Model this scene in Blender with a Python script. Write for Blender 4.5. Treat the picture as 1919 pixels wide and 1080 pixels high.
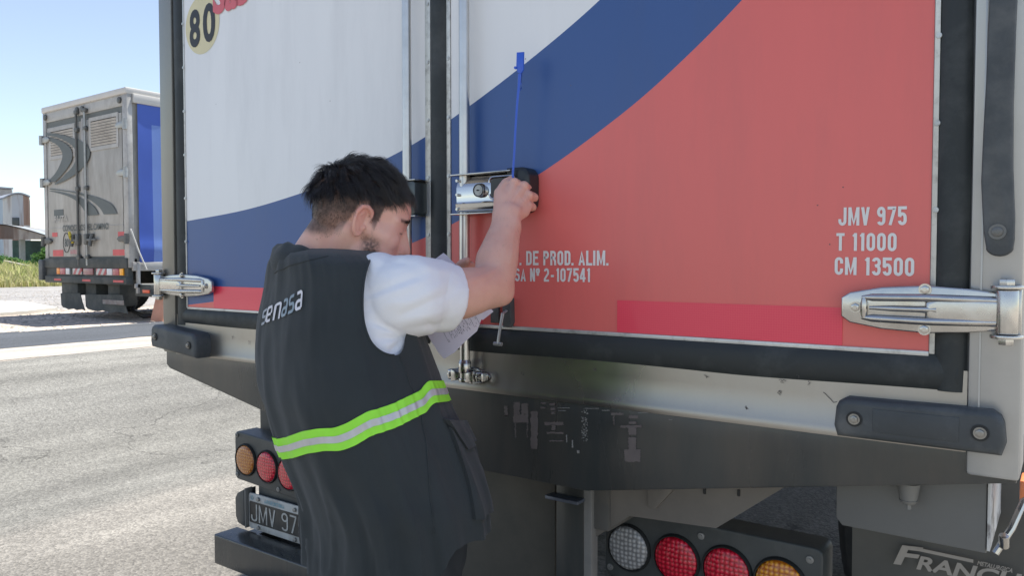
import bpy, bmesh, math, random
import numpy as np
from mathutils import Vector, Matrix, noise
from mathutils.bvhtree import BVHTree
for o in list(bpy.data.objects): bpy.data.objects.remove(o)
sc = bpy.context.scene
COL = sc.collection
R = math.radians
random.seed(7)
# ------------------------------------------------ camera
H, FPX, CX, CY = 1.35, 1450.0, 959.5, 540.0
D = 1.505                                   # distance from camera to plane of the truck's rear
YAW = R(35.8); PIT = math.atan(50/1450)
cam = bpy.data.cameras.new('camera'); co = bpy.data.objects.new('camera', cam); COL.objects.link(co)
co.location = (0, 0, H); co.rotation_euler = (math.pi/2-PIT, 0, YAW)
cam.sensor_width = 36; cam.lens = 36*FPX/1919; cam.clip_start = .05; cam.clip_end = 2500
sc.camera = co
# ------------------------------------------------ light
SUN_EL, SUN_AZ = R(71), R(12)               # azimuth from +Y towards +X
w = bpy.data.worlds.new('World'); sc.world = w; w.use_nodes = True
nt = w.node_tree; bg = nt.nodes['Background']
sky = nt.nodes.new('ShaderNodeTexSky'); sky.sky_type = 'NISHITA'; sky.sun_disc = False
sky.sun_elevation = SUN_EL; sky.sun_rotation = SUN_AZ; sky.air_density = 1.0; sky.dust_density = .05; sky.ozone_density = 1.6
hs_ = nt.nodes.new('ShaderNodeHueSaturation'); hs_.inputs['Saturation'].default_value = .80; hs_.inputs['Hue'].default_value = .505; nt.links.new(sky.outputs[0], hs_.inputs['Color']); nt.links.new(hs_.outputs[0], bg.inputs[0]); bg.inputs[1].default_value = .098
sl = bpy.data.lights.new('sun', 'SUN'); sl.energy = 4.4; sl.angle = R(.5); sl.color = (1, .955, .88)
so = bpy.data.objects.new('sun', sl); COL.objects.link(so)
sd = Vector((math.sin(SUN_AZ)*math.cos(SUN_EL), math.cos(SUN_AZ)*math.cos(SUN_EL), math.sin(SUN_EL)))
so.rotation_euler = sd.to_track_quat('Z', 'Y').to_euler(); so.location = (3, 8, 20)
sc.view_settings.view_transform = 'Standard'; sc.view_settings.look = 'None'
sc.view_settings.gamma = 1; sc.view_settings.exposure = 1.03
# ------------------------------------------------ helpers
fw = Vector((-math.sin(YAW)*math.cos(PIT), math.cos(YAW)*math.cos(PIT), -math.sin(PIT)))
rt = Vector((math.cos(YAW), math.sin(YAW), 0)); upv = rt.cross(fw)
gh = Vector((-math.sin(YAW), math.cos(YAW), 0))
CAM = Vector((0, 0, H)); ZV = Vector((0, 0, 1))
def ray(px, py): return fw + rt*((px-CX)/FPX) - upv*((py-CY)/FPX)
def P(px, py, d): return CAM + ray(px, py)*d
def RP(px, py, Y=D):
    r = ray(px, py); p = CAM + r*(Y/r.y); return (p.x, p.z)
def GP(px, py, Z=0):
    r = ray(px, py); return CAM + r*((Z-H)/r.z)
def proj(p):
    v = Vector(p)-CAM; z = v.dot(fw); return CX+FPX*v.dot(rt)/z, CY-FPX*v.dot(upv)/z, z

def tag(o, label=None, cat=None, group=None, kind=None):
    if label: o['label'] = label
    if cat: o['category'] = cat
    if group: o['group'] = group
    if kind: o['kind'] = kind
    return o
def empty(name, loc, label=None, cat=None, group=None):
    o = bpy.data.objects.new(name, None); COL.objects.link(o); o.location = loc; o.empty_display_size = .2
    return tag(o, label, cat, group)
def link(name, me, m, parent=None, smooth=True, ang=38):
    o = bpy.data.objects.new(name, me); COL.objects.link(o)
    for x in (m if isinstance(m, (list, tuple)) else [m]): me.materials.append(x)
    if smooth and len(me.polygons):
        me.polygons.foreach_set('use_smooth', [True]*len(me.polygons)); me.set_sharp_from_angle(angle=R(ang))
    if parent is not None:
        o.parent = parent
        o.matrix_parent_inverse = Matrix.Translation(parent.location).inverted()
    return o
def rebase(o, loc):
    loc = Vector(loc); o.data.transform(Matrix.Translation(-loc)); o.location = loc
    for c in o.children: c.matrix_parent_inverse = Matrix.Translation(-loc)
    return o
class MB:
    def __init__(s): s.bm = bmesh.new()
    def merge(s, b, mi=0, M=None):
        if M: bmesh.ops.transform(b, matrix=M, verts=b.verts)
        vm = {v: s.bm.verts.new(v.co) for v in b.verts}
        for f in b.faces:
            try: nf = s.bm.faces.new([vm[v] for v in f.verts]); nf.material_index = mi
            except ValueError: pass
        b.free(); return s
    def box(s, x0, x1, y0, y1, z0, z1, bev=0, seg=2, mi=0, M=None):
        b = bmesh.new(); bmesh.ops.create_cube(b, size=1)
        for v in b.verts: v.co = Vector(((x0+x1)/2+v.co.x*(x1-x0), (y0+y1)/2+v.co.y*(y1-y0), (z0+z1)/2+v.co.z*(z1-z0)))
        if bev: bmesh.ops.bevel(b, geom=list(b.edges), offset=bev, segments=seg, profile=.5, affect='EDGES', clamp_overlap=True)
        return s.merge(b, mi, M)
    def prism(s, pts, y0, y1, bev=0, seg=2, mi=0, M=None):      # pts (x,z) ; extruded along y
        b = bmesh.new(); a = [b.verts.new((x, y0, z)) for x, z in pts]; c = [b.verts.new((x, y1, z)) for x, z in pts]
        n = len(pts); b.faces.new(a); b.faces.new(c[::-1])
        for i in range(n): b.faces.new((a[i], c[i], c[(i+1) % n], a[(i+1) % n]))
        bmesh.ops.recalc_face_normals(b, faces=b.faces)
        if bev:
            fe = [e for e in b.edges if abs(e.verts[0].co.y-y0) < 1e-6 and abs(e.verts[1].co.y-y0) < 1e-6]
            bmesh.ops.bevel(b, geom=fe, offset=bev, segments=seg, profile=.5, affect='EDGES', clamp_overlap=True)
        return s.merge(b, mi, M)
    def cyl(s, p0, p1, r0, r1=None, n=24, mi=0, cap=True, bev=0):
        p0, p1 = Vector(p0), Vector(p1); r1 = r0 if r1 is None else r1
        b = bmesh.new(); bmesh.ops.create_cone(b, cap_ends=cap, segments=n, radius1=r0, radius2=r1, depth=(p1-p0).length)
        if bev:
            ce = [e for e in b.edges if abs(e.verts[0].co.z-e.verts[1].co.z) < 1e-6]
            bmesh.ops.bevel(b, geom=ce, offset=bev, segments=2, profile=.5, affect='EDGES')
        M = Matrix.Translation((p0+p1)/2) @ (p1-p0).to_track_quat('Z', 'Y').to_matrix().to_4x4()
        return s.merge(b, mi, M)
    def ball(s, c, r, n=3, mi=0, sc_=(1, 1, 1), M=None):
        b = bmesh.new(); bmesh.ops.create_icosphere(b, subdivisions=n, radius=1)
        for v in b.verts: v.co = Vector((c[0]+v.co.x*r*sc_[0], c[1]+v.co.y*r*sc_[1], c[2]+v.co.z*r*sc_[2]))
        return s.merge(b, mi, M)
    def tube(s, pts, r, n=10, mi=0, flat=1.0, nrm=None):
        pts = [Vector(p) for p in pts]; rs = r if isinstance(r, (list, tuple)) else [r]*len(pts)
        rings = []; ref = Vector(nrm) if nrm else Vector((0, 0, 1))
        for i, p in enumerate(pts):
            t = (pts[min(i+1, len(pts)-1)]-pts[max(i-1, 0)]).normalized()
            a = t.cross(ref)
            if a.length < .05: a = t.cross(Vector((1, 0, 0)))
            a.normalize(); c = a.cross(t).normalized()
            rings.append([s.bm.verts.new(p+a*math.cos(q)*rs[i]+c*math.sin(q)*rs[i]*flat) for q in [2*math.pi*k/n for k in range(n)]])
        for i in range(len(rings)-1):
            for k in range(n):
                f = s.bm.faces.new((rings[i][k], rings[i][(k+1) % n], rings[i+1][(k+1) % n], rings[i+1][k])); f.material_index = mi
        for rg in (rings[0][::-1], rings[-1]):
            f = s.bm.faces.new(rg); f.material_index = mi
        return s
    def hexbolt(s, c, d, r=.009, h=.006, mi=0):                 # hexagonal bolt head with washer, d = outward
        c, d = Vector(c), Vector(d).normalized()
        s.cyl(c, c+d*.002, r*1.35, n=20, mi=mi); s.cyl(c+d*.002, c+d*(.002+h), r, n=6, mi=mi, bev=.0008)
        s.cyl(c+d*(.002+h), c+d*(.0035+h), r*.45, n=12, mi=mi); return s
    def poly(s, pts, mi=0):
        f = s.bm.faces.new([s.bm.verts.new(p) for p in pts]); f.material_index = mi; return s
    def grid(s, rows, mi=0, wrap=False):
        V = [[s.bm.verts.new(p) for p in r] for r in rows]
        for i in range(len(V)-1):
            n = len(V[i])
            for k in range(n if wrap else n-1):
                f = s.bm.faces.new((V[i][k], V[i][(k+1) % n], V[i+1][(k+1) % n], V[i+1][k])); f.material_index = mi
        return V
    def build(s, name, m, parent=None, smooth=True, ang=38, recalc=True):
        if recalc: bmesh.ops.recalc_face_normals(s.bm, faces=s.bm.faces)
        me = bpy.data.meshes.new(name); s.bm.to_mesh(me); s.bm.free()
        return link(name, me, m, parent, smooth, ang)
def hull(mb, balls, M=None):                                     # convex hull of spheres (centre, radius)
    b = bmesh.new()
    for c, r in balls:
        k = bmesh.ops.create_icosphere(b, subdivisions=2 if r < .02 else 3, radius=r)
        bmesh.ops.translate(b, verts=k['verts'], vec=Vector(c))
    h = bmesh.ops.convex_hull(b, input=b.verts)
    bmesh.ops.delete(b, geom=[g for g in h['geom_interior'] + h['geom_unused'] if isinstance(g, bmesh.types.BMVert)], context='VERTS')
    mb.merge(b, 0, M)
def remesh(mb, vox, smooth=4):
    me = bpy.data.meshes.new('t'); mb.bm.to_mesh(me); mb.bm.free()
    o = bpy.data.objects.new('t', me); COL.objects.link(o)
    m = o.modifiers.new('r', 'REMESH'); m.mode = 'VOXEL'; m.voxel_size = vox
    if smooth:
        s = o.modifiers.new('s', 'SMOOTH'); s.iterations = smooth; s.factor = .5
    dg = bpy.context.evaluated_depsgraph_get(); dg.update()
    r = bpy.data.meshes.new_from_object(o.evaluated_get(dg)); bpy.data.objects.remove(o)
    return r
def textmesh(txt, bold=0.0, shear=0.0, spacing=1.0):
    cu = bpy.data.curves.new('t', 'FONT'); cu.body = txt; cu.size = 1; cu.offset = bold; cu.shear = shear; cu.space_character = spacing; cu.resolution_u = 4
    o = bpy.data.objects.new('t', cu); COL.objects.link(o); dg = bpy.context.evaluated_depsgraph_get(); dg.update()
    me = bpy.data.meshes.new_from_object(o.evaluated_get(dg)); bpy.data.objects.remove(o)
    V = [v.co.copy() for v in me.vertices]; F = [tuple(p.vertices) for p in me.polygons]; bpy.data.meshes.remove(me)
    x0, x1 = min(v.x for v in V), max(v.x for v in V); y0, y1 = min(v.y for v in V), max(v.y for v in V)
    return [((v.x-x0)/(x1-x0), (v.y-y0)/(y1-y0)) for v in V], F
def lettering(name, txt, fn, m, parent, bold=0.02, shear=0, spacing=1.0):     # fn maps (0..1, 0..1) to a point
    V, F = textmesh(txt, bold, shear, spacing)
    me = bpy.data.meshes.new(name); me.from_pydata([fn(u, v) for u, v in V], [], F)
    return link(name, me, m, parent, smooth=False)
# narrow bold sign-writer's alphabet made of strokes
def _arc(cx, cy, rx, ry, a0, a1, n=9): return [(cx+rx*math.cos(R(a0+(a1-a0)*k/n)), cy+ry*math.sin(R(a0+(a1-a0)*k/n))) for k in range(n+1)]
def glyphs(t):
    l, r, b, p, w_ = t/2, .46-t/2, t/2, 1-t/2, .46; c = .23; x = c-l; q = .17; m = .53
    S = _arc(c, p-q, x, q, 10, 90)+_arc(c, p-q, x, q, 90, 180)+_arc(c, m+q*.95, x, q, 180, 235)+_arc(c, m-q*.95, x, q, 55, 0)+_arc(c, b+q, x, q, 0, -180)
    G = {'O': [_arc(c, p-q, x, q, 180, 0)+_arc(c, b+q, x, q, 0, -180)+[(l, p-q)]], 'C': [[(r, .64)]+_arc(c, p-q, x, q, 0, 180)+_arc(c, b+q, x, q, 180, 360)+[(r, .36)]],
     'D': [[(l, b), (l, p), (c, p)]+_arc(c, p-q, x, q, 90, 0)+_arc(c, b+q, x, q, 0, -90)+[(l, b)]], 'J': [[(r, 1)]+[(r, b+q)]+_arc(c, b+q, x, q, 0, -180)+[(l, .36)]],
     'M': [[(l, 0), (l, 1)], [(.62-t/2, 0), (.62-t/2, 1)], [(l+.01, 1), (.31, .10), (.61-t/2, 1)]], 'V': [[(l*.9, 1), (c+.005, 0)], [(c-.005, 0), (w_-l*.9, 1)]], 'T': [[(0, p), (w_, p)], [(c, 0), (c, p)]],
     '1': [[(.20, 0), (.20, 1)], [(.20, .93), (.08, .80)]], '7': [[(0, p), (r, p), (r, .88), (.15, 0)]], '-': [[(.06, .42), (.34, .42)]], '.': [[(.05, 0), (.05, t)]], 'I': [[(t/2, 0), (t/2, 1)]], 'L': [[(l, 1), (l, b), (w_, b)]],
     'E': [[(w_, p), (l, p), (l, b), (w_, b)], [(l, m), (.40, m)]], 'P': [[(l, 0), (l, p), (c, p)]+_arc(c, p-.20, x, .20, 90, -90)+[(l, p-.40)]], 'R': [[(l, 0), (l, p), (c, p)]+_arc(c, p-.20, x, .20, 90, -90)+[(l, p-.40)], [(c+.03, p-.40), (r, .30), (r+.01, 0)]],
     'A': [[(l*.7, 0), (c, .96), (w_-l*.7, 0)], [(.10, .27), (.36, .27)]], 'N': [[(l, 0), (l, 1)], [(r, 0), (r, 1)], [(l, .96), (r, .04)]], 'S': [S], '4': [[(.32, 0), (.32, 1)], [(.30, .97), (.04, .30)], [(0, .27), (w_+.02, .27)]],
     '5': [[(w_, p), (l, p)], [(l, 1), (l, .48)], _arc(c, .38, x, .22, 165, 90)+_arc(c, .38, x, .22, 90, 0)+_arc(c, b+q, x, q, 0, -175)], '3': [_arc(c, p-q, x, q, 170, 0)+_arc(c, m+q*.9, x, q*.8, 0, -70)+[(.16, m)], [(.18, m)]+_arc(c, m-q, x, q, 75, 0)+_arc(c, b+q, x, q, 0, -175)],
     '2': [_arc(c, p-q, x, q, 175, 0)+[(r, .60), (l, .20), (l, b), (w_, b)]], '9': [_arc(c, p-.20, x, .20, 0, 360, 22), [(r, p-q), (r, b+q)]+_arc(c, b+q, x, q, 0, -160)],
     '8': [_arc(c, p-.19, x*.93, .19, 0, 360, 24), _arc(c, b+.22, x, .22, 0, 360, 24)], 'G': [[(r, .68)]+_arc(c, p-q, x, q, 0, 180)+_arc(c, b+q, x, q, 180, 360)+[(r, .48), (c, .48)]],
     'a': [[(.10, p), (.40, p)]+_arc(.40, p-.14, .18, .14, 90, 0)+[(.58, b)], [(.58, b), (.20, b)]+_arc(.20, b+.20, .13, .20, 270, 90)+[(.20, .48), (.58, .48)]], 'n': [[(.08, 0), (.08, p-.1)]+_arc(.20, p-.14, .12, .14, 180, 90)+[(.44, p)]+_arc(.44, p-.14, .14, .14, 90, 0)+[(.58, 0)]], 'e': [[(.08, .46), (.58, .46)], [(.58, .5), (.58, p-.14)]+_arc(.44, p-.14, .14, .14, 0, 90)+[(.22, p)]+_arc(.22, p-.14, .14, .14, 90, 180)+[(.08, b+.14)]+_arc(.22, b+.14, .14, .14, 180, 270)+[(.56, b)]], 's': [[(.56, p), (.20, p)]+_arc(.20, p-.20, .12, .20, 90, 270)+[(.44, .51)]+_arc(.44, .51-.21, .13, .21, 90, -90)+[(.08, b)]],
     'º': [_arc(.15, .80, .11, .15, 0, 360, 16), [(.04, .52), (.26, .52)]], ' ': []}
    G['0'] = G['O']; W = {k: .46 for k in G}; W.update({'a': .66, 'n': .66, 'e': .66, 's': .64, 'M': .62, '1': .30, '.': .12, 'I': t, '-': .40, 'º': .30, ' ': .20, 'L': .42, 'E': .44}); return G, W
def signwriting(name, txt, fn, m, parent, t=.165, gap=.10):
    G, W = glyphs(t); tot = sum(W[c] for c in txt)+gap*(len(txt)-1); x = 0; V, F = [], []; lay = 0
    for c in txt:
        for st in G[c]:
            st = [p for i, p in enumerate(st) if i == 0 or (abs(p[0]-st[i-1][0])+abs(p[1]-st[i-1][1])) > 1e-5]; lay = (lay+1) % 3; k0 = len(V); n = len(st)
            closed = n > 3 and abs(st[0][0]-st[-1][0])+abs(st[0][1]-st[-1][1]) < 1e-4
            for i, p in enumerate(st):
                pa = st[i-1] if i else (st[-2] if closed else None); pb = st[i+1] if i < n-1 else (st[1] if closed else None)
                d1 = Vector((p[0]-pa[0], p[1]-pa[1])).normalized() if pa else None; d2 = Vector((pb[0]-p[0], pb[1]-p[1])).normalized() if pb else None
                d1 = d1 or d2; d2 = d2 or d1; n1 = Vector((-d1.y, d1.x)); n2 = Vector((-d2.y, d2.x)); nn = (n1+n2)
                nn = nn.normalized() if nn.length > .2 else n1; k = min(1.8, 1/max(.4, nn.dot(n1)))*t/2
                for s_ in (1, -1): V.append(fn((x+p[0]+nn.x*k*s_)/tot, min(1.0, max(0.0, p[1]+nn.y*k*s_)))+Vector((0, -.00006*lay, 0)))
            for i in range(n-1): F.append((k0+2*i, k0+2*i+1, k0+2*i+3, k0+2*i+2))
        x += W[c]+gap
    me = bpy.data.meshes.new(name); me.from_pydata(V, [], F); return link(name, me, m, parent, smooth=False)
def rect_fn(x0, x1, z0, z1, Y, dz=0, dy=0):
    return lambda u, v: Vector((x0+(x1-x0)*u, Y+dy*u, z0+(z1-z0)*v+dz*u))

# ------------------------------------------------ materials
MATS = {}
def mat(name, col, rough=.5, metal=0, var=.08, vs=6, bump=0, bs=150, dirt=None, dscale=3, dthr=.55, dsoft=.12, damt=.7, stretch=(1, 1, 1), spec=None, coat=0, sss=0, rvar=.0):
    if name in MATS: return MATS[name]
    m = bpy.data.materials.new(name); m.use_nodes = True; n = m.node_tree; b = n.nodes['Principled BSDF']
    b.inputs['Roughness'].default_value = rough; b.inputs['Metallic'].default_value = metal
    if spec is not None: b.inputs['Specular IOR Level'].default_value = spec
    if coat: b.inputs['Coat Weight'].default_value = coat; b.inputs['Coat Roughness'].default_value = .08
    if sss: b.inputs['Subsurface Weight'].default_value = sss; b.inputs['Subsurface Radius'].default_value = (.012, .005, .003); b.inputs['Subsurface Scale'].default_value = 1
    tc = n.nodes.new('ShaderNodeTexCoord'); mp = n.nodes.new('ShaderNodeMapping'); mp.inputs['Scale'].default_value = stretch
    n.links.new(tc.outputs['Object'], mp.inputs[0])
    nz = n.nodes.new('ShaderNodeTexNoise'); nz.inputs['Scale'].default_value = vs; nz.inputs['Detail'].default_value = 6; nz.inputs['Roughness'].default_value = .6
    n.links.new(mp.outputs[0], nz.inputs['Vector'])
    mr = n.nodes.new('ShaderNodeMapRange'); mr.inputs[1].default_value = .3; mr.inputs[2].default_value = .7; mr.inputs[3].default_value = 1-var; mr.inputs[4].default_value = 1+var
    n.links.new(nz.outputs[0], mr.inputs[0])
    mx = n.nodes.new('ShaderNodeVectorMath'); mx.operation = 'SCALE'; mx.inputs[0].default_value = col[:3]
    n.links.new(mr.outputs[0], mx.inputs['Scale']); out = mx.outputs[0]
    if dirt:
        dn = n.nodes.new('ShaderNodeTexNoise'); dn.inputs['Scale'].default_value = dscale; dn.inputs['Detail'].default_value = 9; dn.inputs['Roughness'].default_value = .68
        n.links.new(mp.outputs[0], dn.inputs['Vector'])
        dr = n.nodes.new('ShaderNodeMapRange'); dr.inputs[1].default_value = dthr-dsoft; dr.inputs[2].default_value = dthr+dsoft; dr.inputs[3].default_value = 0; dr.inputs[4].default_value = damt
        n.links.new(dn.outputs[0], dr.inputs[0])
        mc = n.nodes.new('ShaderNodeMix'); mc.data_type = 'RGBA'; n.links.new(dr.outputs[0], mc.inputs[0]); n.links.new(out, mc.inputs[6]); mc.inputs[7].default_value = (*dirt[:3], 1)
        out = mc.outputs[2]
    n.links.new(out, b.inputs['Base Color'])
    if rvar:
        rr = n.nodes.new('ShaderNodeMapRange'); rr.inputs[1].default_value = .3; rr.inputs[2].default_value = .7; rr.inputs[3].default_value = max(.03, rough-rvar); rr.inputs[4].default_value = rough+rvar
        n.links.new(nz.outputs[0], rr.inputs[0]); n.links.new(rr.outputs[0], b.inputs['Roughness'])
    if bump:
        bn = n.nodes.new('ShaderNodeTexNoise'); bn.inputs['Scale'].default_value = bs; bn.inputs['Detail'].default_value = 3; n.links.new(mp.outputs[0], bn.inputs['Vector'])
        bu = n.nodes.new('ShaderNodeBump'); bu.inputs['Strength'].default_value = bump; bu.inputs['Distance'].default_value = .002
        n.links.new(bn.outputs[0], bu.inputs['Height']); n.links.new(bu.outputs[0], b.inputs['Normal'])
    MATS[name] = m; return m
def bsdf(m): return m.node_tree.nodes['Principled BSDF']
# ================================================ SETTING
def zg(x):
    t = min(max((-x-4.8)/3.3, 0), 1); return .4*t*t*(3-2*t)
def speckle(name, bands, ax=0, spk=90, spa=.30, big=.30, rough=.9, bump=.9, wob=.15, crack=0.0):
    # surface whose colour runs in bands along world x, with stones and large wear
    m = bpy.data.materials.new(name); m.use_nodes = True; n = m.node_tree; b = n.nodes['Principled BSDF']; L = n.links.new
    b.inputs['Roughness'].default_value = rough
    tc = n.nodes.new('ShaderNodeTexCoord'); sp = n.nodes.new('ShaderNodeSeparateXYZ'); L(tc.outputs['Object'], sp.inputs[0])
    n1 = n.nodes.new('ShaderNodeTexNoise'); n1.inputs['Scale'].default_value = .9; n1.inputs['Detail'].default_value = 8; n1.inputs['Roughness'].default_value = .7
    mp = n.nodes.new('ShaderNodeMapping'); mp.inputs['Scale'].default_value = (1, .35, 1); L(tc.outputs['Object'], mp.inputs[0]); L(mp.outputs[0], n1.inputs['Vector'])
    a = n.nodes.new('ShaderNodeMath'); a.operation = 'MULTIPLY_ADD'; L(n1.outputs[0], a.inputs[0]); a.inputs[1].default_value = wob*4; L(sp.outputs[0], a.inputs[2])
    lo, hi = min(p for p, c in bands)-.01, max(p for p, c in bands)+.01
    mr = n.nodes.new('ShaderNodeMapRange'); mr.inputs[1].default_value = lo+wob*2; mr.inputs[2].default_value = hi+wob*2; L(a.outputs[0], mr.inputs[0])
    cr = n.nodes.new('ShaderNodeValToRGB'); L(mr.outputs[0], cr.inputs[0])
    bands = sorted(bands); el = cr.color_ramp.elements
    while len(el) < len(bands): el.new(.5)
    for e, (p, c) in zip(el, bands): e.position = (p-lo)/(hi-lo); e.color = (*c, 1)
    vo = n.nodes.new('ShaderNodeTexVoronoi'); vo.inputs['Scale'].default_value = spk; L(tc.outputs['Object'], vo.inputs['Vector'])
    n2 = n.nodes.new('ShaderNodeTexNoise'); n2.inputs['Scale'].default_value = spk*.35; n2.inputs['Detail'].default_value = 6; n2.inputs['Roughness'].default_value = .8; L(tc.outputs['Object'], n2.inputs['Vector'])
    sc1 = n.nodes.new('ShaderNodeSeparateColor'); L(vo.outputs['Color'], sc1.inputs[0])
    m1 = n.nodes.new('ShaderNodeMapRange'); m1.inputs[3].default_value = 1-spa; m1.inputs[4].default_value = 1+spa; L(sc1.outputs[0], m1.inputs[0])
    m2 = n.nodes.new('ShaderNodeMapRange'); m2.inputs[1].default_value = .32; m2.inputs[2].default_value = .68; m2.inputs[3].default_value = 1-spa; m2.inputs[4].default_value = 1+spa*.8; L(n2.outputs[0], m2.inputs[0])
    m3 = n.nodes.new('ShaderNodeMapRange'); m3.inputs[1].default_value = .3; m3.inputs[2].default_value = .7; m3.inputs[3].default_value = 1-big; m3.inputs[4].default_value = 1+big; L(n1.outputs[0], m3.inputs[0])
    q1 = n.nodes.new('ShaderNodeMath'); q1.operation = 'MULTIPLY'; L(m1.outputs[0], q1.inputs[0]); L(m2.outputs[0], q1.inputs[1])
    q2 = n.nodes.new('ShaderNodeMath'); q2.operation = 'MULTIPLY'; L(q1.outputs[0], q2.inputs[0]); L(m3.outputs[0], q2.inputs[1])
    n4 = n.nodes.new('ShaderNodeTexNoise'); n4.inputs['Scale'].default_value = 2.2; n4.inputs['Detail'].default_value = 5; mp4 = n.nodes.new('ShaderNodeMapping'); mp4.inputs['Scale'].default_value = (1.6, .10, 1); L(tc.outputs['Object'], mp4.inputs[0]); L(mp4.outputs[0], n4.inputs['Vector'])
    m4 = n.nodes.new('ShaderNodeMapRange'); m4.inputs[1].default_value = .35; m4.inputs[2].default_value = .65; m4.inputs[3].default_value = .84; m4.inputs[4].default_value = 1.14; L(n4.outputs[0], m4.inputs[0])
    vc = n.nodes.new('ShaderNodeTexVoronoi'); vc.feature = 'DISTANCE_TO_EDGE'; vc.inputs['Scale'].default_value = .42; nw = n.nodes.new('ShaderNodeTexNoise'); nw.inputs['Scale'].default_value = 1.7; nw.inputs['Detail'].default_value = 7; L(tc.outputs['Object'], nw.inputs['Vector'])
    va = n.nodes.new('ShaderNodeVectorMath'); va.operation = 'MULTIPLY_ADD'; L(nw.outputs['Color'], va.inputs[0]); va.inputs[1].default_value = (1.6, 1.6, 0); L(tc.outputs['Object'], va.inputs[2]); L(va.outputs[0], vc.inputs['Vector'])
    m5 = n.nodes.new('ShaderNodeMapRange'); m5.inputs[1].default_value = .0015; m5.inputs[2].default_value = .006; m5.inputs[3].default_value = 1-crack; m5.inputs[4].default_value = 1; L(vc.outputs['Distance'], m5.inputs[0])
    q3 = n.nodes.new('ShaderNodeMath'); q3.operation = 'MULTIPLY'; L(m4.outputs[0], q3.inputs[0]); L(m5.outputs[0], q3.inputs[1]); q4 = n.nodes.new('ShaderNodeMath'); q4.operation = 'MULTIPLY'; L(q2.outputs[0], q4.inputs[0]); L(q3.outputs[0], q4.inputs[1]); q2 = q4
    vm = n.nodes.new('ShaderNodeVectorMath'); vm.operation = 'SCALE'; L(cr.outputs[0], vm.inputs[0]); L(q2.outputs[0], vm.inputs['Scale']); L(vm.outputs[0], b.inputs['Base Color'])
    ad = n.nodes.new('ShaderNodeMath'); ad.operation = 'ADD'; L(vo.outputs['Distance'], ad.inputs[0]); L(n2.outputs[0], ad.inputs[1])
    bu = n.nodes.new('ShaderNodeBump'); bu.inputs['Strength'].default_value = bump; bu.inputs['Distance'].default_value = .006; L(ad.outputs[0], bu.inputs['Height']); L(bu.outputs[0], b.inputs['Normal'])
    return m
asph = speckle('asphalt', [(-8.2, (.218, .212, .19)), (-7.3, (.18, .176, .158)), (-6.6, (.215, .211, .192)), (-5.9, (.17, .166, .15)), (-5.4, (.198, .193, .173)), (-4.9, (.155, .151, .136)), (-4.4, (.17, .166, .15)), (-4.15, (.205, .193, .172)), (-3, (.215, .202, .18)), (8, (.22, .205, .18))], crack=.42, spa=.27)
shoulder = speckle('worn_concrete', [(-10, (.37, .34, .30)), (0, (.37, .34, .30))], spk=60, spa=.12, big=.1, bump=.3)
shadowasph = speckle('shadow_dark_asphalt', [(-12, (.07, .078, .09)), (0, (.07, .078, .09))], spk=70, spa=.2, big=.15, bump=.4)  # cast shadow painted into the colour: asphalt darkened and blued
sand = speckle('sand_and_gravel', [(-60, (.27, .25, .22)), (-22, (.27, .26, .25)), (-16.5, (.28, .265, .25)), (-14.8, (.46, .38, .31)), (-11, (.50, .42, .34)), (0, (.4, .36, .3))], spk=26, spa=.3, big=.2, bump=.9, wob=.3)
def sheet(name, xs, ys, off, m, jag=0, jx=None):
    mb = MB(); rows = []
    rnd = random.Random(name)
    for y in ys:
        rows.append([Vector((x+(rnd.uniform(-jag, jag) if (jag and k in (0, len(xs)-1)) else 0), y, zg(x)+off)) for k, x in enumerate(xs)])
    mb.grid(rows); o = mb.build(name, m, recalc=False)
    bmn = o.data.polygons[0].normal.z
    if bmn < 0: o.data.flip_normals()
    return tag(o, kind='structure')
fr = lambda a, b, n: [a+(b-a)*i/n for i in range(n+1)]
sheet('ground', [-1500, -600, -200, -80, -40]+fr(-30, -9, 10)+fr(-8.2, -4.7, 14)+[-3, 0, 5, 20, 80, 400, 1500], [-400, -100, -30, -10, 0, 10, 30, 60, 120, 300, 900, 1600], 0, sand)
sheet('road', fr(-8.2, -4.7, 14)+[-3, 0, 6], fr(-60, 200, 520), .004, asph, jag=.035)
sheet('road_shoulder', [-9.36, -9, -8.6, -8.25], fr(-60, 200, 800), .004, shoulder, jag=.03)
sheet('gutter', [-11.45, -10.5, -9.4], fr(-60, 200, 900), .006, shadowasph, jag=.07)  # painted shadow strip, no real gutter; its name seeds the ragged edge
# concrete slab on the verge
mb = MB(); pts = [GP(-60, 566, .45), GP(45, 566, .45), GP(108, 577, .45), GP(50, 584, .45), GP(-60, 592, .45)]
b = bmesh.new(); vs = [b.verts.new((p.x, p.y, .46)) for p in pts]; f = b.faces.new(vs)
ex = bmesh.ops.extrude_face_region(b, geom=[f]); bmesh.ops.translate(b, verts=[v for v in ex['geom'] if isinstance(v, bmesh.types.BMVert)], vec=(0, 0, -.3)); mb.merge(b)
tag(mb.build('pavement', mat('slab_concrete', (.55, .54, .50), .8, var=.1, vs=2, bump=.3, bs=40)), kind='structure')

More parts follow.
